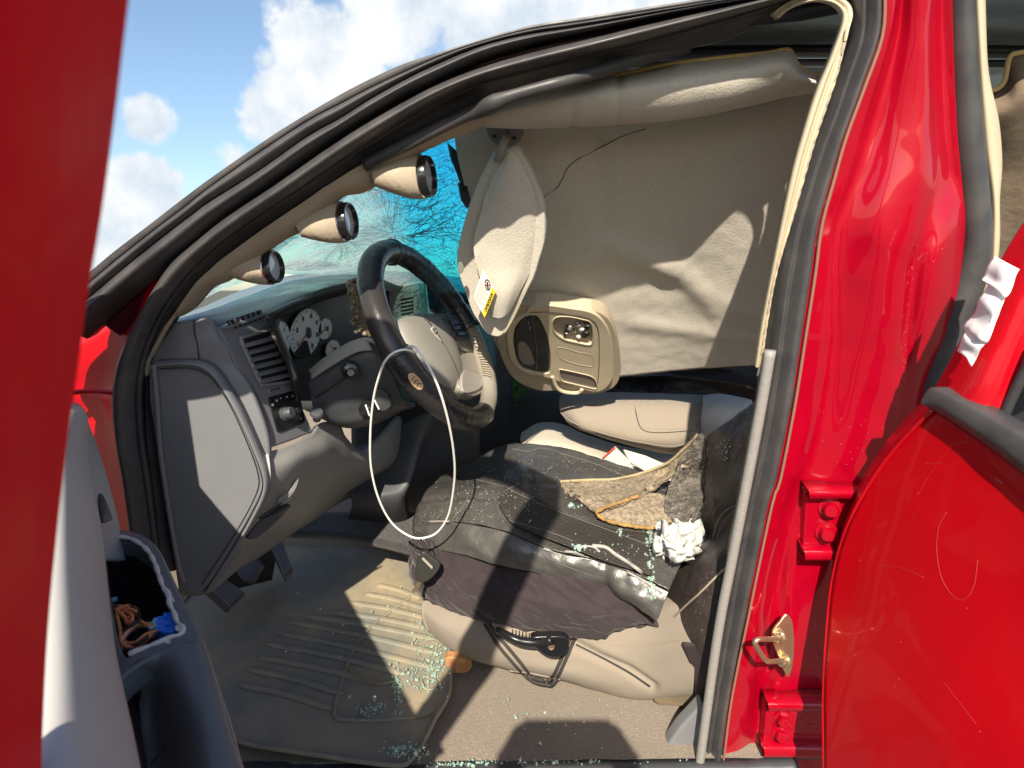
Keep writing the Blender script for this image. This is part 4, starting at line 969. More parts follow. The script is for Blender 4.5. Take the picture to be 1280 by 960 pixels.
sheet = patch('liner_sheet', [
 [(566,150,1.179),(610,154,1.182),(680,157,1.184),(740,154,1.182),(800,152,1.180),(860,146,1.176),(920,137,1.169),(975,124,1.156),(1024,104,1.127)],
 [(571,190,1.207),(605,185,1.204),(675,190,1.207),(738,188,1.206),(800,185,1.204),(862,180,1.199),(920,172,1.190),(972,160,1.176),(1018,150,1.152)],
 [(582,240,1.246),(605,236,1.243),(670,238,1.245),(735,238,1.245),(800,235,1.242),(860,232,1.238),(918,228,1.225),(965,222,1.213),(1008,218,1.193)],
 [(589,290,1.289),(615,292,1.291),(675,292,1.291),(738,290,1.289),(800,288,1.288),(858,286,1.283),(912,284,1.266),(955,282,1.253),(998,280,1.234)],
 [(595,340,1.338),(630,342,1.340),(685,340,1.338),(742,338,1.336),(800,338,1.336),(855,336,1.332),(905,334,1.309),(950,332,1.290),(985,330,1.273)],
 [(605,395,1.398),(650,395,1.398),(695,392,1.395),(745,392,1.395),(800,392,1.395),(852,390,1.391),(900,388,1.361),(942,386,1.336),(975,384,1.318)],
 [(625,440,1.454),(660,440,1.454),(705,436,1.449),(750,434,1.446),(800,432,1.444),(850,430,1.441),(896,427,1.404),(936,424,1.374),(965,422,1.354)],
 [(650,478,1.507),(680,480,1.510),(715,478,1.507),(752,474,1.501),(805,468,1.493),(850,463,1.486),(893,460,1.444),(932,457,1.409),(958,455,1.387)]],
 FAB, HL, n=(150,110), thick=.006, disp=fold)
rollo = patch('rolled_edge', [
 [(604,134,1.07),(640,121,1.07),(690,106,1.075),(740,96,1.08),(795,91,1.08),(850,79,1.08),(920,71,1.08),(985,63,1.08),(1001,82,1.08),(1028,98,1.08)],
 [(602,143,1.05),(640,133,1.04),(690,122,1.035),(740,114,1.035),(795,108,1.035),(850,98,1.035),(920,88,1.04),(980,80,1.045),(1000,95,1.05),(1024,104,1.06)],
 [(602,152,1.055),(640,146,1.045),(690,141,1.04),(740,136,1.04),(795,132,1.04),(850,124,1.04),(915,114,1.045),(972,102,1.055),(996,107,1.06),(1020,110,1.07)],
 [(604,158,1.085),(640,158,1.075),(690,156,1.07),(740,154,1.07),(795,151,1.07),(850,146,1.07),(912,135,1.075),(968,120,1.08),(992,117,1.085),(1018,114,1.09)],
 [(606,160,1.13),(640,161,1.12),(690,160,1.12),(740,158,1.12),(795,155,1.12),(850,150,1.12),(912,139,1.12),(966,126,1.12),(990,121,1.12),(1016,117,1.12)]],
 FAB, HL, n=(120,34), thick=.005, disp=lambda p,u,v: .0015*nz(p,18)-.006*math.exp(-((u-.28)/.012)**2)*v*.6-.004*math.exp(-((u-.40)/.01)**2)*(1-v))
tube('foam_edge', vs([(668,115,1.078),(690,105,1.077),(715,99,1.08),(740,96,1.082),(762,95,1.082),(795,89,1.08),(820,83,1.08),(850,78,1.08),(920,70,1.08),(960,66,1.08),(986,62,1.08),(993,74,1.08),(1003,86,1.08),(1014,92,1.08),(1028,95,1.08)]), .0036, FOAM, HL, n=100, seg=8, flat=(1,.8))
crack = [(678,248),(688,240),(696,235),(704,222),(708,212),(722,199),(735,193),(745,187),(760,180),(772,173),(790,166),(808,161)]
def on_sheet(x,y,lift=.002):
    """point of the hanging sheet behind pixel x,y (bilinear guess through the control depths)"""
    best=None; me = sheet.data; b = Vector(HL['base'])
    if not hasattr(on_sheet,'K'):
        from mathutils.kdtree import KDTree
        K = KDTree(len(me.vertices))
        for i,v in enumerate(me.vertices):
            q = proj(v.co); K.insert((q[0],q[1],0), i)
        K.balance(); on_sheet.K = K
    _, i, _ = on_sheet.K.find((x,y,0)); Yv = me.vertices[i].co.y
    return V(x,y,Y=Yv-lift)
tube('liner_tear', [on_sheet(x,y,.0002) for x,y in crack], .0008, mat('tear_shadow',(.09,.075,.06),.9), HL, seg=6, n=60)
# --- overhead console
oc_ = [(661,386),(682,382),(707,385),(739,391),(755,404),(764,424),(767,455),(765,475),(755,487),(742,490),(720,484),(682,472),(657,467),(642,455),(636,442),(634,417),(639,405),(650,396),(658,393)]
lens = [(642,417),(646,406),(657,396),(670,395),(676,402),(684,421),(688,445),(688,461),(685,467),(670,466),(654,461),(646,450),(642,432)]
pock = [(691,401),(697,396),(712,396),(727,399),(737,402),(741,410),(741,426),(737,431),(720,428),(705,424),(695,417),(691,409)]
lite = [(699,462),(703,462),(722,466),(740,471),(746,480),(745,486),(734,484),(717,480),(703,476),(700,469)]
YC = 1.40
k3 = lambda L, Y: vs([(x,y,Y+(y-430)*.0016) for x,y in L])
base_ = [(640,382),(680,380),(720,384),(757,395),(772,425),(776,462),(768,484),(740,493),(700,489),(672,488),(645,476),(630,455),(621,425),(622,395)]
slab('console_base', poly(k3(base_,YC+.012),60), TAN, HL, thick=.05, bevel=.006)
con = slab('overhead_console', [poly(k3(oc_,YC),76), poly(k3(lens,YC),40), poly(k3(pock,YC),40), poly(k3(lite,YC),36)], TAN_L, HL, thick=.034, bevel=.0045)
slab('console_floor', poly(k3([(645,392),(740,394),(760,430),(756,478),(690,470),(648,460)],YC+.026),40), TAN, con, thick=.004, bevel=0)
slab('black_display', poly(k3([(x+(663-x)*.05,y+(430-y)*.05) for x,y in lens],YC+.002),40), BLACK, con, thick=.008, bevel=.003)
tube('display_ridge', k3([(664,398),(668,420),(671,445),(670,462)],YC+.0015), .0016, BLACK, con)
slab('display_lens', poly(k3([(648,430),(655,428),(664,440),(667,456),(655,455),(649,447)],YC+.0005),30), LENS, con, thick=.003, bevel=.001)
for (x,y,s) in ((661,404,'--'),(663,410,'---'),(671,453,'..'),(671,458,'-')):
    text('display_mark', s, k3([(x,y)],YC-.0005)[0], Vector((.1,0,-1)), Vector((1,0,0)), .007, INKW, con)
for (x,y) in ((670,402),(675,408),(679,452),(679,459)):
    slab('display_button', k3([(x-3,y-2),(x+2,y-2.4),(x+3,y+2),(x-2,y+2.4)],YC+.0008), BLACK, con, thick=.004, bevel=.0008)
tube('console_seam', k3([(662,391),(685,390),(710,393),(735,398),(747,410),(749,440),(748,470),(745,484)],YC-.0004), .0008, INK, con, n=60)
tube('blank_cover', k3([(697,435),(704,435),(722,440),(737,443),(741,449),(741,457),(736,458),(720,455),(705,450),(698,443)],YC-.0003), .0007, TAN, con, closed=True, n=70, seg=6)
slab('map_light', poly(k3([(x+(722-x)*.06,y+(474-y)*.06) for x,y in lite],YC+.003),36), LENS, con, thick=.01, bevel=.002)
tube('map_light_rim', k3(lite,YC-.0006), .0013, TAN_L, con, closed=True, n=60, seg=8)
tube('pocket_rim', k3(pock,YC-.0006), .0014, TAN_L, con, closed=True, n=60, seg=8)
# exposed lamp fitting in the pocket: chromed reflector, white sockets, black clips
random.seed(5)
for (x,y,s,m) in ((712,409,.006,CHROME),(722,404,.007,CHROME),(727,411,.006,LABEL),(718,413,.005,CHROME),(733,413,.006,CHROME),(723,420,.005,LABEL),(708,415,.004,LABEL),(735,406,.005,CHROME)):
    lathe('lamp_socket', k3([(x,y)],YC+.008)[0], Vector((random.uniform(-.5,.5),-1,random.uniform(-.5,.5))), [(0,s*1.1),(s*.6,s*1.05),(s*.9,s*.4),(s,-s*.4),(s*.8,-s)], m, con, seg=14)
for pts in (((704,420),(708,408),(713,410),(711,416),(706,422)),((727,422),(729,412),(736,410),(737,419),(732,423)),((728,402),(736,402),(738,406),(730,406))):
    slab('lamp_clip', k3(pts,YC+.002), BLACK, con, thick=.005, bevel=.0008)
tube('console_hook', k3([(690,470),(696,484),(706,490),(722,491),(728,486)],YC), .0045, TAN_L, con)
slab('console_flap', poly(k3([(645,462),(690,470),(698,486),(660,484),(648,475)],YC+.02),24), TAN, con, thick=.02, bevel=.003)
# --- sun visor
vp = [(637,186),(645,184),(651,192),(663,214),(673,237),(679,255),(681,275),(680,303),(674,325),(666,350),(655,368),(645,388),(637,405),(631,416),(625,421),(617,421),(607,416),(599,404),(590,390),(581,365),(572,339),(571,318),(574,300),(582,270),(593,238),(604,214),(615,193),(620,190),(625,193),(630,189)]
vb = poly(vs([(x,y,1.135+.0011*(y-186)*.35-.0004*(x-620)) for x,y in vp]),120)
visor = slab('sun_visor', vb, FAB, HL, thick=.016, bevel=.007, seg=4)
# padded lobe: soft bulge grown on the visor so that light rolls over it
patch('visor_pad', [
 [(632,196,1.131),(638,190,1.129),(646,192,1.130),(652,200,1.134)],
 [(612,230,1.148),(632,222,1.128),(656,222,1.128),(669,236,1.143)],
 [(600,270,1.163),(630,268,1.141),(660,262,1.139),(677,268,1.152)],
 [(592,305,1.176),(626,305,1.156),(658,300,1.154),(675,303,1.166)],
 [(598,340,1.182),(622,338,1.166),(648,332,1.166),(665,335,1.176)],
 [(610,372,1.186),(624,370,1.172),(638,366,1.172),(649,366,1.184)],
 [(616,396,1.196),(623,398,1.188),(630,396,1.188),(636,392,1.194)]], FAB, visor, n=(40,60), disp=lambda p,u,v:.0012*nz(p,25))
tube('visor_piping', vs([(652,193,1.13),(665,216,1.14),(675,240,1.15),(681,270,1.155),(679,304,1.17),(671,334,1.18),(655,368,1.19),(641,398,1.2),(630,417,1.205)]), .0022, TAN, visor, n=50)
LQ = [V(604,336,Y=1.160), V(620,363,Y=1.160), V(606,397,Y=1.176), V(592,371,Y=1.176)]
stn = slab('warning_label', LQ, LABEL, visor, thick=.001, bevel=0)
def LB(a,b,h=.0012):
    p = LQ[0].lerp(LQ[1],a).lerp(LQ[3].lerp(LQ[2],a),b); n=(LQ[1]-LQ[0]).cross(LQ[3]-LQ[0]).normalized(); n = n if n.dot(-p)>0 else -n
    return p+n*h
def LBq(name,a0,a1,b0_,b1_,m,h=.0006): slab(name,[LB(a0,b0_,h),LB(a1,b0_,h),LB(a1,b1_,h),LB(a0,b1_,h)],m,visor,thick=.0003,bevel=0)
LBq('label_band',.78,1,0.03,1,YEL)
for (cx_,cy_) in ((.50,.17),):
    tube('label_symbol',[LB(cx_+.17*math.cos(q),cy_+.13*math.sin(q),.001) for q in [k*math.pi/8 for k in range(16)]],.0008,INK,visor,closed=True,seg=5,n=32)
    tube('label_symbol',[LB(cx_-.12,cy_+.09,.001),LB(cx_+.12,cy_-.09,.001)],.0008,INKR,visor,seg=5,n=6)
    tube('label_symbol',[LB(cx_-.06,cy_-.05,.001),LB(cx_,cy_+.02,.001),LB(cx_+.08,cy_+.05,.001)],.0014,INK,visor,seg=5,n=8)
for k in range(9):
    LBq('label_line',.10+.0*k,.70-.1*(k%3),.38+.063*k,.40+.063*k,mat('label_grey%d'%k,(.35,.33,.32),.6))
text('label_word','WARNING',LB(.89,.5,.001),(LB(.89,1)-LB(.89,0)),(LB(0,.5)-LB(1,.5)),.008,INK,visor)
slab('visor_clip_hole', poly(vs([(572,330),(576,327),(580,334),(577,342),(573,340)],'Y',1.165),16), mat('teal_shadow_plastic',(.16,.17,.15),.6), visor, thick=.003, bevel=.001, lift=.002)
mnt = slab('visor_mount', poly(vs([(609,158),(630,160),(653,161),(652,172),(645,180),(632,184),(618,179),(610,170)],'Y',1.15),36), mat('grey_taupe_plastic',(.22,.20,.17),.55), HL, thick=.02, bevel=.005)
for (x,y) in ((618,171),(643,173)): slab('mount_screw_hole', poly(vs([(x-3,y-1),(x,y-3),(x+3,y),(x,y+2)],'Y',1.148),12), INK, mnt, thick=.002, bevel=0)
tube('visor_arm', vs([(634,168,1.14),(631,176,1.125),(626,190,1.12),(622,199,1.13)]), .0065, mat('grey_taupe_arm',(.25,.225,.19),.5), mnt, n=30)
# the same liner further back, seen past the door pillar
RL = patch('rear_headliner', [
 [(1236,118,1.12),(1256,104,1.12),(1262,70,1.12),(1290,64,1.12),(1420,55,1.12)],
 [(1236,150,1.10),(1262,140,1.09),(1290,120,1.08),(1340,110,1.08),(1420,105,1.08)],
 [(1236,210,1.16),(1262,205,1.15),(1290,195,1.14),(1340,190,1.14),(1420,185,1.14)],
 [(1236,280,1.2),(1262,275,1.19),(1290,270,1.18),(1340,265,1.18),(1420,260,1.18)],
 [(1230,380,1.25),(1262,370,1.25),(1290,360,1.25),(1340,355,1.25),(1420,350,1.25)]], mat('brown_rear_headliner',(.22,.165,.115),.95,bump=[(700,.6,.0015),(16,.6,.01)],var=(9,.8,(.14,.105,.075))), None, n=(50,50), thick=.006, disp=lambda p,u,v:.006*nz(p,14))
tagtop(RL, 'brown sagging liner with yellow foam edge behind the rear door seal', 'headliner')
tube('foam_edge', vs([(1236,114,1.11),(1248,110,1.11),(1256,100,1.11),(1262,72,1.11),(1275,66,1.11),(1300,62,1.11)]), .0036, FOAM, HL, n=40)

# ================================================================ seats
def seatgap(p):
    x,y = proj(p); r = 0.
    for (ax,ay),(bx,by) in (((716,802),(752,822)),((752,822),(785,838)),((785,838),(816,860))):
        vx,vy = bx-ax,by-ay; t_ = min(1,max(0,((x-ax)*vx+(y-ay)*vy)/(vx*vx+vy*vy))); dd = math.hypot(x-ax-vx*t_,y-ay-vy*t_)
        r = max(r,.013*math.exp(-(dd/5.5)**2))
    return r
SE = patch('driver_seat', [      # the foam body; the slipped cover is a thing of its own
 [(600,580,1.42),(660,566,1.44),(720,572,1.42),(780,592,1.38),(840,612,1.32),(868,640,1.25)],
 [(550,650,1.31),(610,640,1.33),(680,650,1.31),(750,670,1.27),(810,700,1.22),(848,725,1.15)],
 [(534,695,1.28),(575,710,1.22),(640,730,1.155),(720,745,1.12),(790,757,1.10),(850,750,1.05)],
 [(529,742,1.24),(568,756,1.175),(636,774,1.11),(718,788,1.085),(800,787,1.06),(862,778,1.01)],
 [(527,765,1.21),(560,790,1.14),(630,812,1.08),(716,826,1.06),(800,838,1.04),(868,815,.995)],
 [(531,785,1.22),(570,815,1.16),(632,834,1.10),(700,848,1.07),(790,872,1.06),(866,868,1.02)],
 [(545,790,1.3),(590,820,1.25),(640,838,1.22),(705,850,1.2),(790,870,1.18),(862,866,1.15)]], SEATF, TR, n=(150,120), thick=.01,
 disp=lambda p,u,v:.003*nz(p,12)-seatgap(p))
_ts = drop([SE])
tube('seat_piping', onpath(_ts,[(530,748),(529,770),(538,792),(557,812),(590,828),(630,837),(662,841),(700,849)],.0005,n=60), .0026, SEATF, SE, n=80)
tube('seat_panel_gap', onpath(_ts,[(720,806),(752,822),(785,840),(812,858)],-.0005,n=40), .0022, INK, SE, n=50)
tube('seat_stitching', onpath(_ts,[(735,800),(770,806),(810,806),(850,800)],-.0002,n=40), .0007, mat('taupe_thread',(.25,.2,.15),.8), SE, n=50, seg=6)
slab('seat_rail', poly(vs([(818,868,1.05),(850,862,1.04),(880,868,1.03),(880,882,1.03),(845,882,1.04),(822,880,1.05)]),24), mat('seat_rail_metal',(.28,.22,.15),.5,metal=.5), SE, thick=.03, bevel=.004)
slab('floor_bracket', poly(vs([(556,824),(566,822),(588,828),(586,840),(570,842),(560,838)],'Y',1.13),30), RUST, SE, thick=.02, bevel=.003)
lev = tube('adjuster_lever', vs([(622,788,1.055),(634,794,1.03),(650,801,1.02),(672,803,1.015),(690,800,1.01)]), lambda t:.0065+.002*t, mat('lever_plastic',(.012,.013,.015),.25,bump=[(300,.2,.0004)]), SE, n=30, seg=14)
slab('lever_body', poly(vs([(664,798),(684,796),(706,797),(712,806),(706,818),(694,822),(682,819),(668,808)],'Y',1.012),36), BLACK, SE, thick=.016, bevel=.005)
lathe('lever_screw', V(689,808,Y=1.01), Vector((0,-1,.1)), [(0,.001),(.004,.001),(.0055,.003),(.0065,.001)], mat('old_screw',(.3,.22,.15),.4,metal=.7), SE, seg=18)
for k in range(10): slab('lever_rib', [V(640+k*4.2,788+k*.9,Y=1.03),V(641.5+k*4.2,788.3+k*.9,Y=1.03),V(642+k*4.2,797+k*.3,Y=1.03),V(640.5+k*4.2,797+k*.3,Y=1.03)], DARK, SE, thick=.003, bevel=0)
# backrest, black and brown cover
BK = patch('driver_backrest', [
 [(884,546,1.46),(898,536,1.42),(925,516,1.38),(962,492,1.34),(1010,470,1.32)],
 [(880,575,1.43),(900,566,1.36),(930,550,1.30),(965,530,1.26),(1005,520,1.25)],
 [(874,612,1.38),(898,602,1.30),(928,590,1.24),(955,580,1.2),(990,575,1.2)],
 [(866,650,1.32),(890,640,1.23),(918,632,1.17),(940,626,1.13),(975,620,1.14)],
 [(850,690,1.22),(874,682,1.14),(902,672,1.07),(930,664,1.04),(960,660,1.05)],
 [(838,712,1.12),(858,712,1.06),(884,706,1.01),(912,700,.99),(940,700,1.0)],
 [(833,752,1.08),(850,756,1.03),(874,756,.99),(896,756,.975),(925,756,.98)],
 [(838,784,1.06),(852,796,1.02),(870,806,.99),(888,812,.98),(912,816,.98)],
 [(858,806,1.07),(866,818,1.04),(876,832,1.01),(886,842,1.0),(905,850,1.0)]], BROWNV, TR, n=(60,110), thick=.01,
 disp=lambda p,u,v:.006*nz(p,10)+.002*nz(p,34,2))
tube('cover_seam', vs([(838,776,1.04),(856,758,1.01),(876,740,.985),(900,716,.98),(912,706,.98)]), .0018, mat('pale_piping',(.32,.26,.2),.6), BK, n=30)
tube('loose_thread', vs([(918,632,1.12),(905,640,1.13),(896,654,1.12),(891,672,1.10)]), .0007, mat('thread',(.4,.36,.3),.7), BK, seg=5)
tube('loose_thread', vs([(922,636,1.12),(908,648,1.12),(899,664,1.1),(896,676,1.08)]), .0006, mat('thread2',(.3,.26,.22),.7), BK, seg=5)
patch('backrest_side', [[(852,806,1.0),(880,800,.985),(905,760,.975)],[(868,850,1.0),(885,850,.985),(900,810,.975)],[(868,905,1.02),(885,905,1.0),(895,900,.98)]], mat('dark_plum_plastic',(.04,.028,.032),.5), TR, n=(16,24), thick=.01)
# middle seat, folded arm rest, passenger seat
MS = patch('middle_seat', [
 [(652,540,1.75),(676,528,1.80),(700,529,1.80),(726,540,1.76),(770,555,1.7),(805,562,1.68),(845,568,1.66)],
 [(650,548,1.68),(674,538,1.68),(702,542,1.66),(730,553,1.63),(770,566,1.6),(808,576,1.58),(845,582,1.56)],
 [(652,556,1.62),(676,552,1.60),(704,556,1.58),(732,566,1.56),(770,580,1.53),(808,592,1.51),(840,598,1.50)],
 [(660,575,1.60),(690,575,1.56),(715,580,1.54),(740,590,1.52),(775,602,1.5),(810,612,1.49),(838,618,1.48)]], SEATL, TR, n=(50,30), thick=.01, disp=lambda p,u,v:.003*nz(p,16))
AR = patch('arm_rest', [
 [(700,494,1.720),(722,490,1.720),(760,490,1.720),(800,491,1.720),(840,492,1.720),(880,494,1.720)],
 [(699,502,1.620),(720,500,1.600),(760,500,1.590),(800,501,1.590),(840,502,1.590),(880,504,1.600)],
 [(700,514,1.580),(722,516,1.540),(760,520,1.530),(800,524,1.530),(840,526,1.530),(876,524,1.540)],
 [(710,529,1.560),(728,535,1.520),(762,543,1.510),(800,550,1.500),(842,552,1.500),(872,542,1.520)],
 [(722,536,1.580),(738,541,1.550),(766,550,1.540),(802,559,1.530),(846,566,1.530),(868,556,1.540)],
 [(726,538,1.640),(742,543,1.620),(768,552,1.610),(804,561,1.600),(846,568,1.600),(866,560,1.600)]], SEATF, TR, n=(70,44), thick=.01, disp=lambda p,u,v:.002*nz(p,14))
tube('arm_rest_piping', vs([(701,516,1.555),(714,527,1.532),(735,536,1.517),(765,545,1.505),(800,553,1.498),(842,558,1.495),(866,550,1.510)]), .0018, mat('dark_piping',(.2,.17,.14),.7), AR, n=60)
tube('arm_rest_seam', vs([(878,495,1.580),(877,510,1.540),(873,526,1.525),(869,545,1.520)]), .0022, mat('dark_piping2',(.16,.13,.11),.7), AR, n=30)
tube('arm_rest_seam', vs([(792,502,1.585),(796,516,1.530),(804,534,1.500),(830,536,1.490),(870,536,1.510)]), .0010, mat('seam3',(.3,.26,.22),.7), AR, n=40)
patch('lumbar_panel', [[(878,494,1.620),(900,492,1.610),(928,497,1.600),(940,500,1.600)],[(877,515,1.540),(900,512,1.520),(926,516,1.540),(940,520,1.580)],[(872,545,1.540),(895,545,1.520),(920,545,1.540),(935,545,1.580)],[(870,565,1.580),(892,568,1.560),(915,568,1.580),(930,568,1.600)]], mat('white_grey_cloth',(.50,.49,.47),.9,bump=[(600,.3,.0008)]), TR, n=(24,24), thick=.01, disp=lambda p,u,v:.01*math.sin(u*3.1)*math.sin(v*3.1))
patch('passenger_seat', [[(760,470,2.1),(820,462,2.0),(880,462,1.870),(950,470,1.820)],[(780,474,2.05),(830,470,1.870),(890,476,1.820),(950,490,1.770)],[(790,485,2.1),(840,480,2.0),(900,490,1.870),(950,510,1.820)]], BROWNV, TR, n=(30,16), thick=.05, disp=lambda p,u,v:.006*nz(p,12))
bkl = slab('seat_belt_buckle', vs([(753,574,1.46),(769,559,1.46),(786,576,1.45),(800,600,1.44),(788,600,1.44)]), mat('milky_plastic',(.55,.54,.49),.35), TR, thick=.014, bevel=.002)
tube('buckle_button', vs([(753,573,1.455),(769,559,1.455)]), .0018, GRIT, bkl, seg=8)
slab('belt_webbing', vs([(778,562,1.47),(806,570,1.47),(838,584,1.46),(834,600,1.44),(806,590,1.45),(786,578,1.46)]), mat('pale_webbing',(.60,.55,.47),.8,bump=[(400,.4,.001,'weave')]), TR, thick=.01, bevel=.002, lift=.01)

# ================================================================ slipped seat cover
SC = thing('seat_cover', 'dusty black vinyl cover with plum cloth skirt slipped over the driver seat', 'seat cover', V(690,800,Y=1.07))
def wr(p,u,v):
    return .005*nz(p,9)+.0035*abs(nz(p,24,3))+.0015*nz(p,62,5)-.004*math.exp(-((u-.30-.1*v)/.02)**2)*math.sin(math.pi*v)-.003*math.exp(-((v-.62+.1*u)/.03)**2)
patch('vinyl_top', [
 [(590,574,-.775),(630,557,-.735),(660,554,-.722),(705,561,-.725),(765,579,-.735),(802,592,-.745),(840,602,-.75),(880,612,-.75)],
 [(558,590,-.778),(606,586,-.735),(650,582,-.712),(700,594,-.72),(750,610,-.735),(795,628,-.745),(835,640,-.75),(875,650,-.75)],
 [(533,614,-.788),(590,612,-.738),(640,616,-.718),(690,630,-.728),(740,645,-.74),(785,660,-.75),(825,674,-.755),(862,684,-.755)],
 [(519,640,-.805),(575,634,-.75),(630,643,-.735),(685,660,-.74),(740,675,-.75),(780,690,-.758),(818,705,-.765),(848,712,-.77)],
 [(515,660,-.825),(566,652,-.768),(630,664,-.75),(690,688,-.752),(742,698,-.758),(782,712,-.765),(812,726,-.775),(836,738,-.785)]], VINYL, SC, n=(120,90), thick=.004, mode='z', disp=wr)
patch('sheen_panel', [  # band of sun sheen on the black cover, put into its colour
 [(515,659,-.824),(566,653,-.770),(630,665,-.752),(690,689,-.754),(742,700,-.760),(782,714,-.767),(812,728,-.777),(836,740,-.787)],
 [(515,664,-.832),(568,664,-.783),(630,680,-.765),(690,701,-.768),(742,712,-.774),(782,726,-.78),(810,740,-.79),(830,752,-.80)],
 [(516,672,-.845),(570,678,-.80),(628,696,-.785),(690,713,-.79),(742,724,-.795),(780,740,-.80),(806,756,-.812),(824,770,-.83)],
 [(517,684,-.86),(571,692,-.82),(628,708,-.805),(690,722,-.81),(742,734,-.82),(780,750,-.825),(804,764,-.835),(820,776,-.84)]], VINYL_G, SC, n=(120,26), thick=.003, mode='z',
 disp=lambda p,u,v: .0035*math.sin(u*44+3*nz(p,6))*math.sin(min(1,v*1.3)*math.pi)*(1.2-u)+.004*nz(p,16)+.002*nz(p,50,2)-.007*math.exp(-((u-.62)/.03)**2))
patch('mesh_panel', [
 [(640,604,-.705),(700,640,-.722),(760,660,-.737),(810,668,-.74)],
 [(622,622,-.715),(680,650,-.725),(745,672,-.738),(812,682,-.745)],
 [(628,640,-.724),(690,664,-.73),(750,686,-.742),(812,700,-.752)],
 [(640,655,-.735),(700,680,-.738),(760,702,-.75),(815,720,-.762)]], MESHF, SC, n=(60,30), thick=.002, mode='z', disp=lambda p,u,v:.0045*nz(p,9)+.0022*nz(p,28,3)+.001)
patch('cloth_skirt', [
 [(522,662,1.262),(540,674,1.23),(574,683,1.19),(630,701,1.135),(690,716,1.088),(742,725,1.07),(782,741,1.06),(826,774,1.055)],
 [(514,674,1.27),(534,694,1.225),(574,705,1.17),(630,722,1.115),(690,738,1.075),(742,748,1.055),(785,758,1.045),(824,776,1.05)],
 [(512,690,1.27),(530,715,1.21),(574,730,1.155),(630,748,1.10),(690,762,1.065),(742,770,1.045),(785,772,1.04),(822,778,1.05)],
 [(515,720,1.26),(528,735,1.20),(574,752,1.145),(630,768,1.09),(690,780,1.06),(742,787,1.045),(783,784,1.045),(820,780,1.055)],
 [(521,740,1.26),(532,748,1.205),(574,766,1.15),(630,781,1.10),(690,792,1.07),(742,797,1.055),(781,788,1.055),(818,781,1.06)]], PURPLE, SC, n=(130,60), thick=.004,
 disp=lambda p,u,v: .006*nz(p,11)+.008*abs(nz((p[0],p[1],p[2]*2.4+p[0]*1.5),24,3))+.005*math.sin((u*16+v*11)+5*nz(p,7))*u*u+(.004*math.exp(-((v-.3-.2*u)/.05)**2))-.005*math.exp(-((v-.55-.25*u)/.03)**2)*(1-u))
COVER = [o for o in SC.children]
TS = drop(COVER+[SE])
ppg = mat('pale_vinyl_piping',(.30,.28,.26),.4)
tube('cover_piping', onpath(TS,[(534,652),(566,652),(600,656),(630,664),(660,676),(690,689),(718,690),(742,700),(765,706),(790,718),(812,730),(828,742)],.001,n=80), .0024, ppg, SC, n=110)
for L in ([(590,598),(630,608),(650,618),(700,640),(760,662),(812,682)],[(638,560),(660,564),(676,560),(700,566),(712,577)],[(700,566),(745,580),(800,602),(845,618)],[(622,622),(632,613),(650,604)],[(622,625),(624,640),(636,650),(690,666),(716,676)],[(583,598),(586,615),(578,634),(560,655)],[(600,656),(640,668),(690,700),(740,720)]):
    tube('stitched_seam', onpath(TS,L,.0004,n=60), .0007, mat('grey_thread',(.13,.12,.11),.7), SC, n=60, seg=6)
for L in ([(606,780),(616,796),(625,810),(645,833),(660,848),(672,854),(690,857)],[(612,780),(622,795),(632,806),(652,830),(666,846),(680,851)],[(720,796),(715,806),(711,816),(704,832),(698,845),(690,856)],[(714,796),(709,806),(705,816),(698,832),(692,844),(684,852)]):
    tube('elastic_strap', onpath(TS,L,.0015,1.06,n=50), .0034, mat('black_elastic',(.035,.03,.028),.8,bump=[(300,.5,.001)]), SC, n=50, seg=8)
tube('torn_piping', [on(TS,x,y,.003) for x,y in [(740,682),(757,684),(768,692),(785,703),(800,714),(818,730)]], .0034, mat('pale_torn_vinyl',(.36,.34,.31),.5), SC, n=40)
tube('torn_piping', [on(TS,x,y,.002) for x,y in [(718,690),(728,683),(742,684),(750,690)]], .0018, mat('pale_torn_vinyl2',(.36,.34,.31),.5), SC, n=30)

# ================================================================ felt, tissue, key, mat, glass
FE = thing('torn_carpet_pad', 'torn grey brown felt pad with frayed orange rim lying on the driver seat', 'felt pad', V(790,650,z=-.74))
felt = lambda p,u,v:.004*nz(p,20)+.0025*nz(p,60,2)+.0015*nz(p,160,3)
F = lambda L: [on(TS,x,y,l,1.35) for x,y,l in L]
patch('felt_sheet', [
 F([(702,600,.008),(735,600,.010),(767,599,.012),(800,592,.02),(832,580,.04),(853,563,.07),(872,544,.10)]),
 F([(701,604,.012),(733,608,.016),(765,611,.02),(800,606,.03),(830,594,.05),(855,575,.08),(874,552,.11)]),
 F([(706,611,.012),(728,621,.016),(752,626,.03),(785,620,.045),(818,606,.06),(846,588,.085),(870,566,.11)]),
 F([(718,620,.010),(730,630,.014),(746,637,.03),(770,630,.05),(798,618,.06),(825,604,.07),(848,592,.09)])], FELT, FE, n=(90,36), thick=.007, disp=felt)
patch('felt_fold', [
 F([(750,633,.034),(775,625,.045),(800,617,.05),(822,616,.05),(846,626,.05)]),
 F([(745,640,.026),(775,638,.03),(800,634,.035),(822,634,.035),(846,642,.04)]),
 F([(752,648,.012),(778,654,.012),(804,657,.012),(824,658,.014),(842,660,.02)])], FELT, FE, n=(60,24), thick=.007, disp=felt)
RIMM = mat('orange_frayed_rim', (.42,.25,.08), .95, bump=[(200,.9,.004)], var=(70,1.,(.22,.13,.06)))
tube('frayed_rim', F([(798,620,.056),(775,628,.055),(755,635,.045),(746,641,.03),(755,649,.016),(775,655,.016),(800,659,.016),(822,660,.018)]), lambda t:.0036+.0008*math.sin(t*63)+.0006*math.sin(t*140), RIMM, FE, n=80, seg=8)
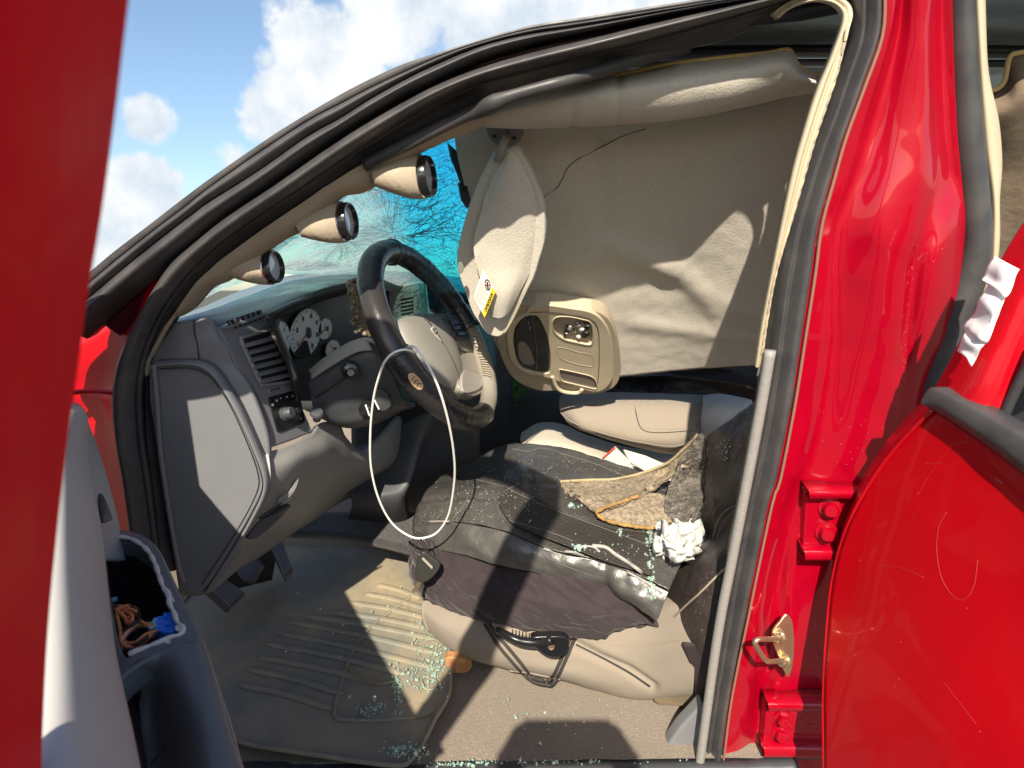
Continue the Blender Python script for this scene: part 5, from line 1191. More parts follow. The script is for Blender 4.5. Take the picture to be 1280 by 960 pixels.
tube('frayed_rim', F([(700,602,.012),(735,600,.014),(767,599,.016),(800,592,.024),(832,580,.045),(853,563,.075),(872,544,.105)]), .003, mat('ochre_rim',(.42,.34,.2),.9,bump=[(200,.8,.003)]), FE, n=80, seg=8)
patch('felt_flap', [
 F([(868,552,.11),(874,545,.115),(882,546,.12)]),
 F([(852,575,.10),(866,570,.11),(882,575,.12)]),
 F([(838,604,.08),(858,603,.09),(881,605,.10)]),
 F([(830,632,.05),(852,632,.06),(877,630,.08)]),
 F([(838,648,.03),(853,654,.04),(870,648,.06)])], FELT_G, FE, n=(40,60), thick=.009, disp=lambda p,u,v:.006*nz(p,24)+.004*nz(p,75,2)+.002*nz(p,180,3))
# fibres standing off the rims
random.seed(9)
vf = []; ff = []
rimP = cr(F([(701,603,.012),(767,600,.014),(832,581,.045),(872,544,.11),(882,560,.12),(880,610,.10),(870,646,.06),(840,658,.03),(800,658,.016),(755,648,.016),(746,640,.03),(720,621,.014)]), 460)
for p in rimP:
    for q in range(4):
        d = Vector((random.gauss(0,1),random.gauss(-.3,1),random.gauss(.2,1))).normalized()*random.uniform(.002,.009)
        s = Vector((random.gauss(0,1),random.gauss(0,1),random.gauss(0,1))).normalized()*.00035
        b = Vector(p)+Vector([random.uniform(-.003,.003) for _ in range(3)]); i = len(vf)
        vf += [b-s,b+s,b+d]; ff.append((i,i+1,i+2))
me = bpy.data.meshes.new('felt_fibres'); me.from_pydata([tuple(v) for v in vf],[],ff)
link('felt_fibres', me, FELT, FE, kind='stuff')

# crumpled tissue: several folded leaves
TI = thing('crumpled_tissue', 'crumpled white tissue on the rear of the driver seat', 'tissue', V(848,700,z=-.745))
random.seed(21)
for li, (cx,cy,w,h,Y0) in enumerate(((838,676,24,46,1.14),(862,673,34,40,1.135),(826,684,18,26,1.15),(850,690,30,24,1.125),(872,680,22,26,1.13),(832,662,24,16,1.16),(856,662,26,20,1.15))):
    n_=13; sd = random.uniform(0,50)
    c0 = on(TS,cx,cy,.03+(1.16-Y0),1.2); pr = (V(cx+1,cy,Y=c0.y)-V(cx,cy,Y=c0.y)); pdn = (V(cx,cy+1,Y=c0.y)-V(cx,cy,Y=c0.y))
    G = np.zeros((n_,n_,3))
    for j in range(n_):
        for i in range(n_):
            a = (i/(n_-1)-.5); b = (j/(n_-1)-.5)
            e = 1-.3*abs(noise.noise(Vector((a*4,b*4,sd))))
            q = Vector((a*3.2+sd,b*3.2,li)); cell = noise.cell(q*1.3)
            vdist = noise.voronoi(q*1.1)[0][0]
            G[j,i] = c0+pr*(a*w*e*1.05+6*noise.noise(q*.8))+pdn*(b*h*e*1.05+6*noise.noise(q*.8+Vector((9,3,1))))+Vector((0,-1,.3))*(.022*vdist-.02*(a*a+b*b)*2+.006*noise.noise(q*2))
    me = grid_mesh('tissue_leaf', G); finish(me, False)
    o = link('tissue_leaf', me, PAPER, TI); m = o.modifiers.new('s','SOLIDIFY'); m.thickness=.0008
TI2 = thing('torn_foam_scrap', 'ragged brown foam scrap hanging between the dials and the steering wheel', 'foam scrap', V(448,410,Y=1.19))
patch('foam_body', [[(434,350,1.235),(447,347,1.22),(463,349,1.21)],[(436,372,1.23),(452,370,1.20),(466,370,1.2)],[(442,398,1.22),(456,398,1.195),(468,395,1.2)],[(454,420,1.215),(463,422,1.2),(472,418,1.2)]], mat('brown_foam_sheet',(.24,.17,.10),.9,bump=[(80,.8,.004)],var=(40,.8,(.16,.11,.07))), TI2, n=(24,40), thick=.006, disp=lambda p,u,v:.004*nz(p,40))
for k in range(26):
    x = 434+random.uniform(0,16); y = 352+k*2.6; x += (y-352)*.10
    lathe('foam_crumb', V(x,y,Y=1.205+random.uniform(-.006,.006)), Vector((random.gauss(0,1),random.gauss(0,1),random.gauss(0,1))), [(0,.0042),(.0035,.003),(.0045,0),(.003,-.003),(0,-.004)], FELT if k%3 else FELT_G, TI2, seg=6)

# key hanging from a loop of white cord
KY = thing('key_on_cord', 'car key hanging from a white cord loop over the steering wheel', 'key', V(535,730,Y=1.18))
tube('cord', vs([(520,441,1.05),(506,437,1.035),(492,441,1.03),(481,452,1.035),(474,470,1.05),(467,498,1.07),(463,540,1.09),(464,585,1.11),(474,625,1.13),(491,655,1.145),(514,671,1.15),(532,672,1.15),(548,664,1.145),(561,642,1.125),(568,600,1.09),(567,565,1.06),(560,525,1.03),(549,487,1.01),(536,458,1.01),(524,440,1.02),(516,433,1.04),(509,434,1.06)]), .0020, WHITE, KY, n=160, seg=10)
tube('key_ring', vs([(526,674,1.148),(519,682,1.146),(519,690,1.145),(526,694,1.144),(533,690,1.143),(534,682,1.145),(530,675,1.147)]), .0011, CHROME, KY, closed=True, n=50, seg=8)
fob = slab('key_fob', poly(vs([(526,692),(531,691),(540,698),(549,705),(549,712),(541,722),(532,728),(523,728),(519,720),(520,705)],'Y',1.14),50), mat('fob_plastic',(.035,.035,.032),.45,bump=[(500,.3,.0004)]), KY, thick=.012, bevel=.004)
slab('fob_slot', vs([(527,699),(529,697),(541,709),(540,712)],'Y',1.138), mat('fob_stripe',(.35,.33,.28),.5), fob, thick=.002, bevel=.0006)
slab('key_blade', vs([(523,726),(527,728),(521,741),(519,739),(517,742),(515,739),(519,732)],'Y',1.145), BRASS, KY, thick=.0022, bevel=.0004)

# floor mat
MZ = -1.068
MT = thing('floor_mat', 'dark ribbed rubber mat strewn with glass in the driver footwell', 'floor mat', V(440,840,z=MZ))
mo = [(356,661),(380,664),(416,673),(450,680),(484,687),(512,698),(527,720),(540,760),(556,800),(562,818),(563,850),(560,872),(544,900),(530,928),(512,953),(498,958),(450,953),(392,944),(350,938),(314,932),(292,922),(262,880),(236,820),(222,770),(250,730),(300,690)]
moZ = [V(x,y,z=MZ-.002) for x,y in mo]
for i in (23,24,25,0,1,2): moZ[i].z += (.03,.05,.06,.05,.03,.01)[(i-23)%26 if i>=23 else i+3]
slab('mat_base', poly([V(x,y,z=MZ) for x,y in mo],110), MATM, MT, thick=.006, bevel=.002)
tube('mat_rim', [p+Vector((0,0,.003)) for p in [V(x,y,z=MZ) for x,y in mo]], .0045, MATM, MT, closed=True, n=200, seg=8)
Ls = [(296,855),(308,836),(322,821),(331,804),(345,790),(356,776),(377,769),(413,765),(437,753),(455,742),(470,731)]
Rs = [(415,886),(430,868),(480,856),(512,844),(548,836),(552,818),(548,800),(543,787),(538,774),(532,761),(526,748)]
for (a,b) in zip(Ls,Rs):
    A0, B0 = V(*a,z=MZ+.002), V(*b,z=MZ+.002)
    mid = A0.lerp(B0,.5)+Vector((0,.006,0))
    tube('mat_rib', [A0,mid,B0], lambda t:.0056*min(1,8*t+.3,8*(1-t)+.3), MATM, MT, n=26, seg=10, flat=(1.5,.75))
tube('mat_channel', [V(x,y,z=MZ+.002) for x,y in [(518,742),(500,756),(478,772),(456,792),(440,815),(430,845),(422,870),(419,896),(440,900),(480,900),(520,896)]], .0042, MATM, MT, n=90, seg=8)
slab('heel_pad', poly([V(x,y,z=MZ) for x,y in [(452,898),(468,882),(500,880),(540,882),(536,896),(500,900)]],30), MATM, MT, thick=.002, bevel=.001, lift=.006)
tube('mat_emblem', [V(x,y,z=MZ+.004) for x,y in [(528,845),(536,848),(545,852),(544,860),(534,862),(528,856)]], .003, MATM, MT, closed=True, n=40)
TW = tube('dry_stem', [V(x,y,z=MZ+.009) for x,y in [(437,835),(448,848),(462,853),(480,854),(495,851)]], .0016, BRASS, None, n=30, seg=6)
tagtop(TW, 'thin brown dry stem lying on the rubber mat', 'twig')

# broken glass crumbs
GC = bpy.data.materials.new('glass_crumb'); GC.use_nodes = True
b = GC.node_tree.nodes['Principled BSDF']; b.inputs['Base Color'].default_value = (.50,.72,.62,1); b.inputs['Roughness'].default_value = .08; b.inputs['Transmission Weight'].default_value = .55; b.inputs['IOR'].default_value = 1.5
random.seed(3)
vv_=[]; ff_=[]
def crumb(c, s):
    R = Matrix.Rotation(random.uniform(0,6.3),3,'Z') @ Matrix.Rotation(random.uniform(0,6.3),3,'X')
    i = len(vv_)
    for k in range(8):
        q = Vector(((k&1)-.5,((k>>1)&1)-.5,((k>>2)&1)-.5))*s; q.x*=random.uniform(.7,1.4); q.y*=random.uniform(.6,1.2)
        vv_.append(tuple(c+R@q))
    for f in ((0,1,3,2),(4,6,7,5),(0,4,5,1),(2,3,7,6),(0,2,6,4),(1,5,7,3)): ff_.append(tuple(i+j for j in f))
clusters = [ (585,500,22,30,60,-.78), (560,660,14,8,10,MZ+.02), (545,808,26,34,210,MZ), (520,850,24,18,90,MZ), (497,862,8,30,110,MZ), (470,882,14,10,60,MZ), (508,938,26,9,150,MZ), (546,840,18,26,160,MZ), (530,780,18,24,70,MZ), (450,890,10,14,40,MZ), (420,800,90,80,50,MZ), (540,760,10,20,40,MZ), (680,952,160,4,90,-1.085),(560,956,30,3,50,-1.085),(700,900,90,30,40,-1.085)]
for (cx,cy,sx,sy,n_,z) in clusters:
    for k in range(n_):
        x = random.gauss(cx,sx*.5); y = random.gauss(cy,sy*.5)
        crumb(V(x,y,z=z+.006+random.uniform(0,.004)), min(.0052,random.lognormvariate(-6.55,.55)))
me = bpy.data.meshes.new('g'); me.from_pydata(vv_,[],ff_)
g1 = link('broken_glass', me, GC, None); tagtop(g1,'green glass crumbs scattered over the rubber mat and carpet','broken glass',kind='stuff')
# crumbs on the seat: dropped on to the cover's real surface
bpy.context.view_layer.update()
T_ = drop([o for o in SC.children if o.name.split('.')[0] in ('vinyl_top','sheen_panel','mesh_panel')]+[BK])
vv_=[]; ff_=[]
for (cx,cy,sx,sy,n_,s0) in [(640,625,80,34,80,.0012),(700,585,90,20,90,.0011),(760,690,45,20,60,.0014),(813,680,5,34,60,.0030),(815,730,5,22,34,.0032),(716,632,9,4,18,.0028),(775,665,3,7,14,.0028),(600,620,60,30,50,.0013),(724,684,10,4,26,.0032),(905,560,14,16,60,.0017),(890,620,18,30,40,.0015)]:
    for k in range(n_):
        x = random.gauss(cx,sx*.5); y = random.gauss(cy,sy*.5); d = px_dir(x,y)
        h = T_.ray_cast(Vector((0,0,0)), d.normalized())
        if h[0] is not None: crumb(h[0]-d.normalized()*.001, random.uniform(.6,1.4)*s0)
me = bpy.data.meshes.new('g2'); me.from_pydata(vv_,[],ff_)
g2 = link('broken_glass', me, GC, None); tagtop(g2,'tiny glass crumbs sprinkled over the black seat cover','broken glass',kind='stuff')
# grass pushed in on the far side
random.seed(4); vv_=[]; ff_=[]
for k in range(900):
    x = random.uniform(606,646); y = random.uniform(415,505); Y = random.uniform(1.9,2.05)
    b_ = V(x,y,Y=Y); L = random.uniform(.03,.09); d = Vector((random.gauss(.2,.35),random.gauss(0,.3),random.gauss(.6,.5))).normalized(); s = Vector((random.uniform(-1,1),0,random.uniform(-1,1))).normalized()*.0016
    i=len(vv_); vv_+=[tuple(b_-s),tuple(b_+s),tuple(b_+d*L*.6+s*.8+Vector((0,0,-.004))),tuple(b_+d*L*.6-s*.8+Vector((0,0,-.004))),tuple(b_+d*L+Vector((0,0,-.02)))]; ff_+=[(i,i+1,i+2,i+3),(i+3,i+2,i+4)]
me = bpy.data.meshes.new('g3'); me.from_pydata(vv_,[],ff_)
g3 = link('grass', me, GRASSM, None); tagtop(g3,'green grass showing between the wheel and the overhead console','grass',kind='stuff')
# ================================================================ front door, open on the left
FD = None
_r = 1.385
e2 = [V(50,985,Y=.20*_r),V(46,957,Y=.196*_r),V(52,800,Y=.194*_r),V(64,660,Y=.192*_r),V(80,520,Y=.19*_r),V(90,450,Y=.19*_r),V(100,370,Y=.188*_r),V(118,260,Y=.187*_r),V(135,130,Y=.187*_r),V(150,0,Y=.187*_r)]
topdir = (e2[-1]-e2[-3]).normalized()
e2 = [e2[0]+Vector((-.02,0,-.12))]+e2+[e2[-1]+topdir*.10, e2[-1]+topdir*.20, e2[-1]+topdir*.34]
e2r = cr([tuple(p) for p in e2], 70)
dr = Vector((-.02,-1,0)).normalized()
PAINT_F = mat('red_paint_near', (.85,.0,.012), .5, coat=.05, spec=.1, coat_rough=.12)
G=[]
for p in e2r:
    p = Vector(p); w = .135
    ring = [(0,0),(.001,-.003),(.005,-.0055),(w*.5,-.007),(w,-.006),(w+.004,0),(w,.02),(w*.5,.022),(.008,.02),(.001,.010)]
    G.append([tuple(p+dr*a+Vector((-1,0,0))*b) for a,b in ring])
me = grid_mesh('front_door', np.array(G), False, True)
bm = bmesh.new(); bm.from_mesh(me); bmesh.ops.recalc_face_normals(bm, faces=bm.faces); bm.to_mesh(me); bm.free(); finish(me)
FD = link('front_door', me, PAINT_F, TR)
hx = Vector((-.60,.93,0)); tx_ = Vector((-.19,.235,0))
P = lambda f,z,o=0.: Vector((hx.x+(tx_.x-hx.x)*f-.85*o, hx.y+(tx_.y-hx.y)*f-.52*o, z))
# outer skin and top rail, mostly beyond the frame: they throw the shadow on dash and floor
hx = Vector((-.60,.93,0)); tx_ = Vector((-.19,.235,0))
patch('door_skin', [[P(-.05,-.332,.02),P(.5,-.334,.02),P(1,-.334,.02)],[P(-.05,-.40,.09),P(.5,-.40,.09),P(1,-.40,.09)],[P(-.05,-.5,.15),P(.5,-.5,.15),P(1,-.5,.15)],[P(-.05,-.7,.18),P(.5,-.7,.18),P(1,-.7,.18)],[P(-.05,-1.05,.14),P(.5,-1.05,.14),P(1,-1.05,.14)]], PAINT_F, FD, n=(20,20), thick=.01)
hx = Vector((-.60,.93,0)); tx_ = Vector((-.19,.235,0))
tube('window_frame_rail', [Vector((-.68,.95,-.36)),Vector((-.625,.885,-.26)),Vector((-.477,.72,-.065)),Vector((-.375,.545,.20)),Vector((-.2,.38,.33)),e2[-1]+Vector((0,-.06,0))], lambda t: .022+.028*min(1,t*5), PAINT_F, FD, n=50, seg=12, flat=(.3,1))
slab('shade_plate', [P(-.04,-.42,.03),P(.27,-.42,.03),P(.28,-.12,.03),P(.10,-.20,.03),P(-.04,-.33,.03)], DARK, FD, thick=.012, bevel=.003)  # unseen plate, added to keep the sun off the dash end's left side
# pale trim: rounded bolster along the sill of the window
patch('door_trim', [
 [(58,520,-.335),(72,505,-.330),(86,503,-.328),(98,505,-.335),(106,513,-.345),(110,522,-.36)],
 [(50,560,-.335),(62,560,-.325),(80,560,-.325),(96,562,-.345),(104,566,-.37),(112,572,-.41)],
 [(44,640,-.335),(60,640,-.322),(82,645,-.325),(102,650,-.35),(116,655,-.385),(128,665,-.44)],
 [(34,740,-.335),(52,740,-.322),(82,745,-.325),(108,748,-.35),(124,750,-.385),(137,752,-.44)],
 [(25,840,-.335),(48,840,-.322),(84,842,-.325),(118,845,-.35),(138,848,-.385),(152,850,-.44)],
 [(20,960,-.335),(44,965,-.322),(88,968,-.325),(134,968,-.35),(158,968,-.385),(178,968,-.44)],
 [(15,1080,-.335),(44,1080,-.322),(96,1080,-.325),(150,1080,-.35),(178,1080,-.385),(204,1080,-.44)]], DOORW, FD, n=(40,90), thick=.01, mode='z', disp=lambda p,u,v:.0015*nz(p,8))
patch('door_trim_end', [
 [(96,508,-.36),(102,512,-.362),(108,522,-.38)],
 [(100,560,-.38),(118,560,-.41),(126,570,-.43)],
 [(104,620,-.40),(128,620,-.44),(142,625,-.47)],
 [(110,660,-.42),(134,662,-.47),(152,668,-.51)],
 [(118,700,-.45),(140,700,-.50),(158,700,-.53)]], mat('grey_door_trim',(.36,.37,.38),.5,bump=[(500,.3,.0006)]), FD, n=(20,40), thick=.01, mode='z')
slab('door_pull_recess', poly([V(x,y,z=z) for x,y,z in [(122,618,-.425),(128,625,-.43),(137,648,-.45),(136,652,-.45),(126,654,-.44),(123,640,-.435)]],20), GREY_D, FD, thick=.004, bevel=.001, lift=.004)
# arm rest with the switch panel torn out
AZ=-.505
rimo=[(120,664),(135,662),(150,661),(165,663),(180,669),(194,680),(204,695),(213,715),(222,735),(232,755),(242,775),(250,795),(247,806),(235,806),(220,808),(200,815),(180,825),(160,840),(146,852),(136,820),(128,760),(120,700)]
rimi=[(130,677),(140,672),(152,671),(165,674),(178,682),(188,693),(195,708),(200,723),(206,738),(214,745),(213,752),(219,765),(222,778),(229,785),(228,791),(216,797),(205,801),(190,807),(172,814),(158,820),(148,800),(140,760),(132,715)]
PZ = lambda L,z: [V(x,y,z=z) for x,y in L]
arm = slab('door_arm_rest', [poly(PZ(rimo,AZ),90), poly(PZ(rimi,AZ),90)], DOORG, FD, thick=.03, bevel=.006, dirv=Vector((0,0,-1)))
tube('torn_edge', PZ([(140,672),(152,671),(165,674),(178,682),(188,693),(195,708),(200,723),(205,736),(212,743),(211,752),(217,765),(222,778),(229,786),(225,793),(214,796),(203,801),(190,806),(172,813),(160,818)],AZ+.001), lambda t:.0018+.0012*abs(math.sin(t*37)), TORN, arm, n=120, seg=7)
for (x,y) in ((210,743),(213,748),(222,784),(226,788),(208,800)):
    slab('torn_flake', [V(x-4,y-2,z=AZ+.002),V(x+3,y-3,z=AZ+.003),V(x+5,y+3,z=AZ+.002),V(x-2,y+4,z=AZ+.002)], TORN, arm, thick=.002, bevel=.0004, seg=1)
hp = np.array([tuple(p) for p in poly(PZ(rimi,AZ),60)]); hcn = hp.mean(0)
G=[hp*1.0+np.array([0,0,-.004]), hcn+(hp-hcn)*1.05+np.array([0,0,-.03]), hcn+(hp-hcn)*1.0+np.array([0,0,-.09]), hcn+(hp-hcn)*.6+np.array([0,0,-.10]), hcn+(hp-hcn)*.02+np.array([0,0,-.10])]
me = grid_mesh('arm_rest_well', np.array(G), False, True)
link('arm_rest_well', me, mat('black_pad',(.012,.012,.013),.9,bump=[(200,.8,.003)],dust=(420,.66,(.14,.14,.15),.6)), FD)
# arm rest's lower sweep with the pull cup
patch('door_pull', [
 [(150,850,AZ-.004),(178,828,AZ),(205,812,AZ),(235,804,AZ),(251,800,AZ-.004),(256,812,AZ-.03)],
 [(170,870,AZ-.05),(192,850,AZ-.03),(215,832,AZ-.004),(240,822,AZ),(258,822,AZ-.006),(264,834,AZ-.03)],
 [(176,910,AZ-.07),(195,890,AZ-.06),(224,868,AZ-.01),(248,862,AZ),(270,862,AZ-.006),(277,874,AZ-.03)],
 [(184,960,AZ-.08),(205,945,AZ-.07),(232,925,AZ-.02),(256,915,AZ),(284,912,AZ-.006),(291,922,AZ-.03)],
 [(188,1020,AZ-.08),(212,1010,AZ-.07),(238,990,AZ-.02),(266,980,AZ),(302,968,AZ-.006),(309,978,AZ-.03)],
 [(190,1090,AZ-.08),(220,1080,AZ-.07),(250,1060,AZ-.02),(282,1050,AZ),(326,1030,AZ-.006),(334,1040,AZ-.03)]], DOORG, FD, n=(50,60), thick=.006, mode='z', disp=lambda p,u,v:.0015*nz(p,10))
tube('pull_edge', [V(x,y,z=AZ-.022) for x,y in [(252,798),(262,828),(275,868),(290,915),(302,960),(325,1020)]], .0016, mat('tan_edge',(.36,.28,.22),.6), FD, n=60, seg=6)
tube('cup_line', [V(x,y,z=AZ-.062) for x,y in [(188,956),(200,942),(214,930),(224,928)]], .001, INK, FD, seg=6)
patch('door_panel_lower', [[P(-.04,-.43,.085),P(.5,-.43,.085),P(1.0,-.43,.085)],[P(0,-.75,.09),P(.5,-.75,.09),P(1,-.75,.09)],[P(0,-1.0,.08),P(.5,-1.0,.08),P(1,-1.0,.08)]], GREY_D, FD, n=(14,10), thick=.01)
patch('pull_backing', [[V(120,800,z=-.60),V(180,800,z=-.60),V(240,800,z=-.60)],[V(130,900,z=-.62),V(190,900,z=-.62),V(250,900,z=-.62)],[V(140,1080,z=-.62),V(200,1080,z=-.62),V(270,1080,z=-.62)]], GREY_D, FD, n=(10,14), thick=.005)
# wiring loom and plug lying in the opening
def loop(cx,cy,rx,ry,rot,z,n=24,ph=0):
    return [V(cx+rx*math.cos(a)*math.cos(rot)-ry*math.sin(a)*math.sin(rot), cy+rx*math.cos(a)*math.sin(rot)+ry*math.sin(a)*math.cos(rot), z=z) for a in [ph+2*math.pi*k/n for k in range(n)]]
wires=[COPPER,COPPER,PINKW,COPPER,GREENW,COPPER,PINKW,COPPER,INK,COPPER,GREENW,COPPER,PINKW,COPPER,COPPER,GREENW,COPPER]
random.seed(11)
for k,m in enumerate(wires):
    o1=random.uniform(-4,4); o2=random.uniform(-5,4); zz=AZ-.010-random.uniform(0,.012)
    L=[(142,760+o1),(150,762+o2),(160,760+o1),(170,765+o2),(174,775+o1),(166,784+o2),(154,790+o1),(149,800+o2),(152,809+o1),(165,810+o2),(180,802+o1),(190,792+o2),(196,788+o1*.6)]
    if k%3==0: L=[(148,812+o1),(152,800+o2),(160,788+o1),(172,780+o2),(186,780+o1),(196,783+o2*.6)]
    if k%3==1: L=[(143,765+o1),(152,768+o2),(160,776+o1),(166,770+o2),(160,762+o1),(150,760+o2),(146,768+o1),(150,785+o2),(152,800+o1),(164,806+o2),(182,797+o1),(195,789+o2*.6)]
    tube('wire', [V(x,y,z=zz+.004*math.sin(i*1.3+k)) for i,(x,y) in enumerate(L)], .0017, m, FD, n=70, seg=7)
bc = slab('plug', poly(PZ([(190,783),(196,770),(204,769),(212,764),(219,764),(222,772),(222,784),(216,790),(204,790)],AZ-.012),9*3), BLUEC, FD, thick=.014, bevel=.0015, dirv=Vector((0,0,-1)))
slab('plug_shell', PZ([(184,784),(193,771),(198,773),(190,787)],AZ-.010), BLUEL, FD, thick=.012, bevel=.001, dirv=Vector((0,0,-1)))
for (x,y) in ((206,768),(214,768),(208,778)):
    slab('plug_latch', PZ([(x-3,y-2),(x+3,y-3),(x+4,y+2),(x-2,y+3)],AZ-.009), BLUEC, FD, thick=.006, bevel=.0008, dirv=Vector((0,0,-1)))
slab('pad_fragment', PZ([(138,747),(146,745),(147,748),(139,751)],AZ-.03), BLUEL, FD, thick=.004, bevel=.001)

# ================================================================ rear door, swung out on the right
sk = [
 [(1166,512,.50),(1190,528,.50),(1230,556,.50),(1290,602,.50),(1400,690,.50)],
 [(1130,548,.498),(1180,570,.505),(1230,590,.512),(1290,630,.515),(1400,715,.515)],
 [(1098,588,.495),(1160,610,.507),(1225,640,.518),(1290,680,.522),(1400,760,.522)],
 [(1070,635,.492),(1140,665,.508),(1215,700,.522),(1290,735,.528),(1400,800,.53)],
 [(1052,680,.490),(1120,715,.508),(1200,755,.524),(1290,790,.532),(1400,840,.534)],
 [(1040,730,.489),(1105,765,.507),(1190,805,.524),(1290,840,.532),(1400,880,.534)],
 [(1034,790,.489),(1095,820,.505),(1185,855,.520),(1290,885,.527),(1400,920,.53)],
 [(1030,860,.489),(1092,885,.502),(1182,910,.513),(1290,935,.518),(1400,960,.52)],
 [(1030,930,.489),(1092,950,.500),(1182,965,.508),(1290,985,.51),(1400,1000,.51)],
 [(1032,1010,.489),(1094,1020,.498),(1182,1030,.504),(1290,1040,.506),(1400,1050,.506)]]
fX = lambda x: .49+(x-1040)*.00026
sk = [r+[(1750,r[-1][1]+(r[-1][1]-r[-2][1])/110*350*.9,.515)] for r in sk]
sk = [[(x,y,fX(x)+(X-.49)*.35*(1 if x<1300 else .6)) for x,y,X in r] for r in sk]
RD = patch('rear_door', sk, mat('red_door_paint', (.52,.0,.006), .4, coat=.22, spec=.25, coat_rough=.03, bump=[(700,.02,.0004)], var=(6,.2,(.46,.0,.006)), dust=[(700,.76,(.7,.25,.2),.5)]), TR, n=(70,90), thick=.006, mode='X', disp=lambda p,u,v:.0015*nz(p,4)+.0006*nz(p,12,2))
# folded shut edge beside the pillar
EL = [(1166,512),(1130,548),(1098,588),(1070,635),(1052,680),(1040,730),(1034,790),(1030,860),(1030,930),(1032,1010)]
ePts = [V(x,y,X=fX(x)+.0015) for x,y in EL]
ePts2 = [p+Vector((.018,.045,0)) for p in ePts]
ribbon('shut_edge', [tuple(p) for p in ePts], [tuple(p) for p in ePts2], [(0,-.002),(0,.001),(.3,.002),(1,0),(1,-.004)], PAINT, RD, 70, out=Vector((-.9,-.3,0)))
tube('hem', [tuple(p) for p in ePts], .0030, PAINT, RD, n=90, seg=10)
bel = [(1158,497),(1163,487),(1172,483),(1200,497),(1240,518),(1290,548),(1400,615),(1750,840)]
be2 = [(1166,512),(1172,516),(1182,522),(1205,537),(1240,562),(1290,600),(1400,688),(1750,935)]
ribbon('belt_seal', [tuple(V(x,y,X=fX(x)-.002)) for x,y in bel], [tuple(V(x,y,X=fX(x)-.0)) for x,y in be2], smoothprof([(0,-.02),(0,.002),(.2,.008),(.6,.009),(.9,.003),(1,-.001),(1,-.02)],16), RUBBER_G, RD, 70, out=Vector((-1,0,0)))
fr = patch('window_frame', [
 [(1290,262,fX(1290)+0.0290),(1300,275,fX(1300)+0.0240),(1340,330,fX(1340)+0.0290)],
 [(1258,312,fX(1258)+0.0240),(1285,345,fX(1285)+0.0170),(1310,385,fX(1310)+0.0290)],
 [(1222,382,fX(1222)+0.0190),(1252,418,fX(1252)+0.0110),(1280,450,fX(1280)+0.0240)],
 [(1192,442,fX(1192)+0.0140),(1225,475,fX(1225)+0.0050),(1256,508,fX(1256)+0.0190)],
 [(1166,490,fX(1166)+0.0090),(1200,515,fX(1200)+0.0010),(1236,540,fX(1236)+0.0140)]], PAINT, RD, n=(30,60), thick=.02, mode='X', disp=lambda p,u,v:.003*math.exp(-((u-.75)/.1)**2))
tube('glass_run', [V(x,y,X=fX(x)+.02) for x,y in [(1300,430),(1282,462),(1268,490),(1254,520)]], .006, RUBBER, RD, n=40)
TP = thing('paper_tape', 'crumpled white tape stuck along the red rear window frame', 'tape', V(1230,400,X=.52))
tp = patch('tape_strip', [
 [(1243,320,fX(1243)+0.0050),(1258,328,fX(1258)+0.0010),(1273,336,fX(1273)+0.0010)],
 [(1228,345,fX(1228)+0.0030),(1248,355,fX(1248)+-0.0050),(1262,366,fX(1262)+-0.0020)],
 [(1232,356,fX(1232)+0.0000),(1244,368,fX(1244)+-0.0030),(1254,376,fX(1254)+-0.0020)],
 [(1222,382,fX(1222)+0.0020),(1238,392,fX(1238)+-0.0070),(1247,398,fX(1247)+-0.0040)],
 [(1206,408,fX(1206)+0.0010),(1224,420,fX(1224)+-0.0090),(1236,425,fX(1236)+-0.0050)],
 [(1204,418,fX(1204)+-0.0030),(1218,430,fX(1218)+-0.0070),(1228,434,fX(1228)+-0.0050)],
 [(1195,438,fX(1195)+-0.0010),(1206,446,fX(1206)+-0.0080),(1213,459,fX(1213)+-0.0060)]], TAPE, TP, n=(18,60), thick=.0008, mode='X', disp=lambda p,u,v:.003*nz(p,45)+.0015*math.sin(v*31))
# hair-line scratches in the door's lacquer: a loose loop and a few nicks
SCR = mat('scratch_primer',(.50,.05,.045),.6)
def onskin(x,y):
    if not hasattr(onskin,'T'): onskin.T = drop([RD])
    d = px_dir(x,y).normalized(); h = onskin.T.ray_cast(Vector((0,0,0)), d)
    return (h[0]-d*.0004) if h[0] is not None else V(x,y,X=.51)
def scratch(L, r=.00022, m=None): tube('scratch', [onskin(x,y) for x,y in L], r, m or SCR, RD, seg=4, n=len(L)*4)
scratch([(1183,640),(1173,660),(1171,690),(1176,720),(1188,742),(1200,750),(1210,745),(1218,730),(1222,700)],.00028)
scratch([(1156,578),(1162,580),(1170,579),(1178,578)]); scratch([(1245,598),(1250,602),(1253,605)],.0012)
scratch([(1095,706),(1115,708),(1135,713),(1155,722)],.0002); scratch([(1178,850),(1190,866),(1205,885),(1220,905)],.0002)
for (x,y) in ((1125,802),(1123,848),(1117,858),(1208,760),(1074,700),(1224,914)):
    scratch([(x,y),(x+1.2,y+.8)],.0007)
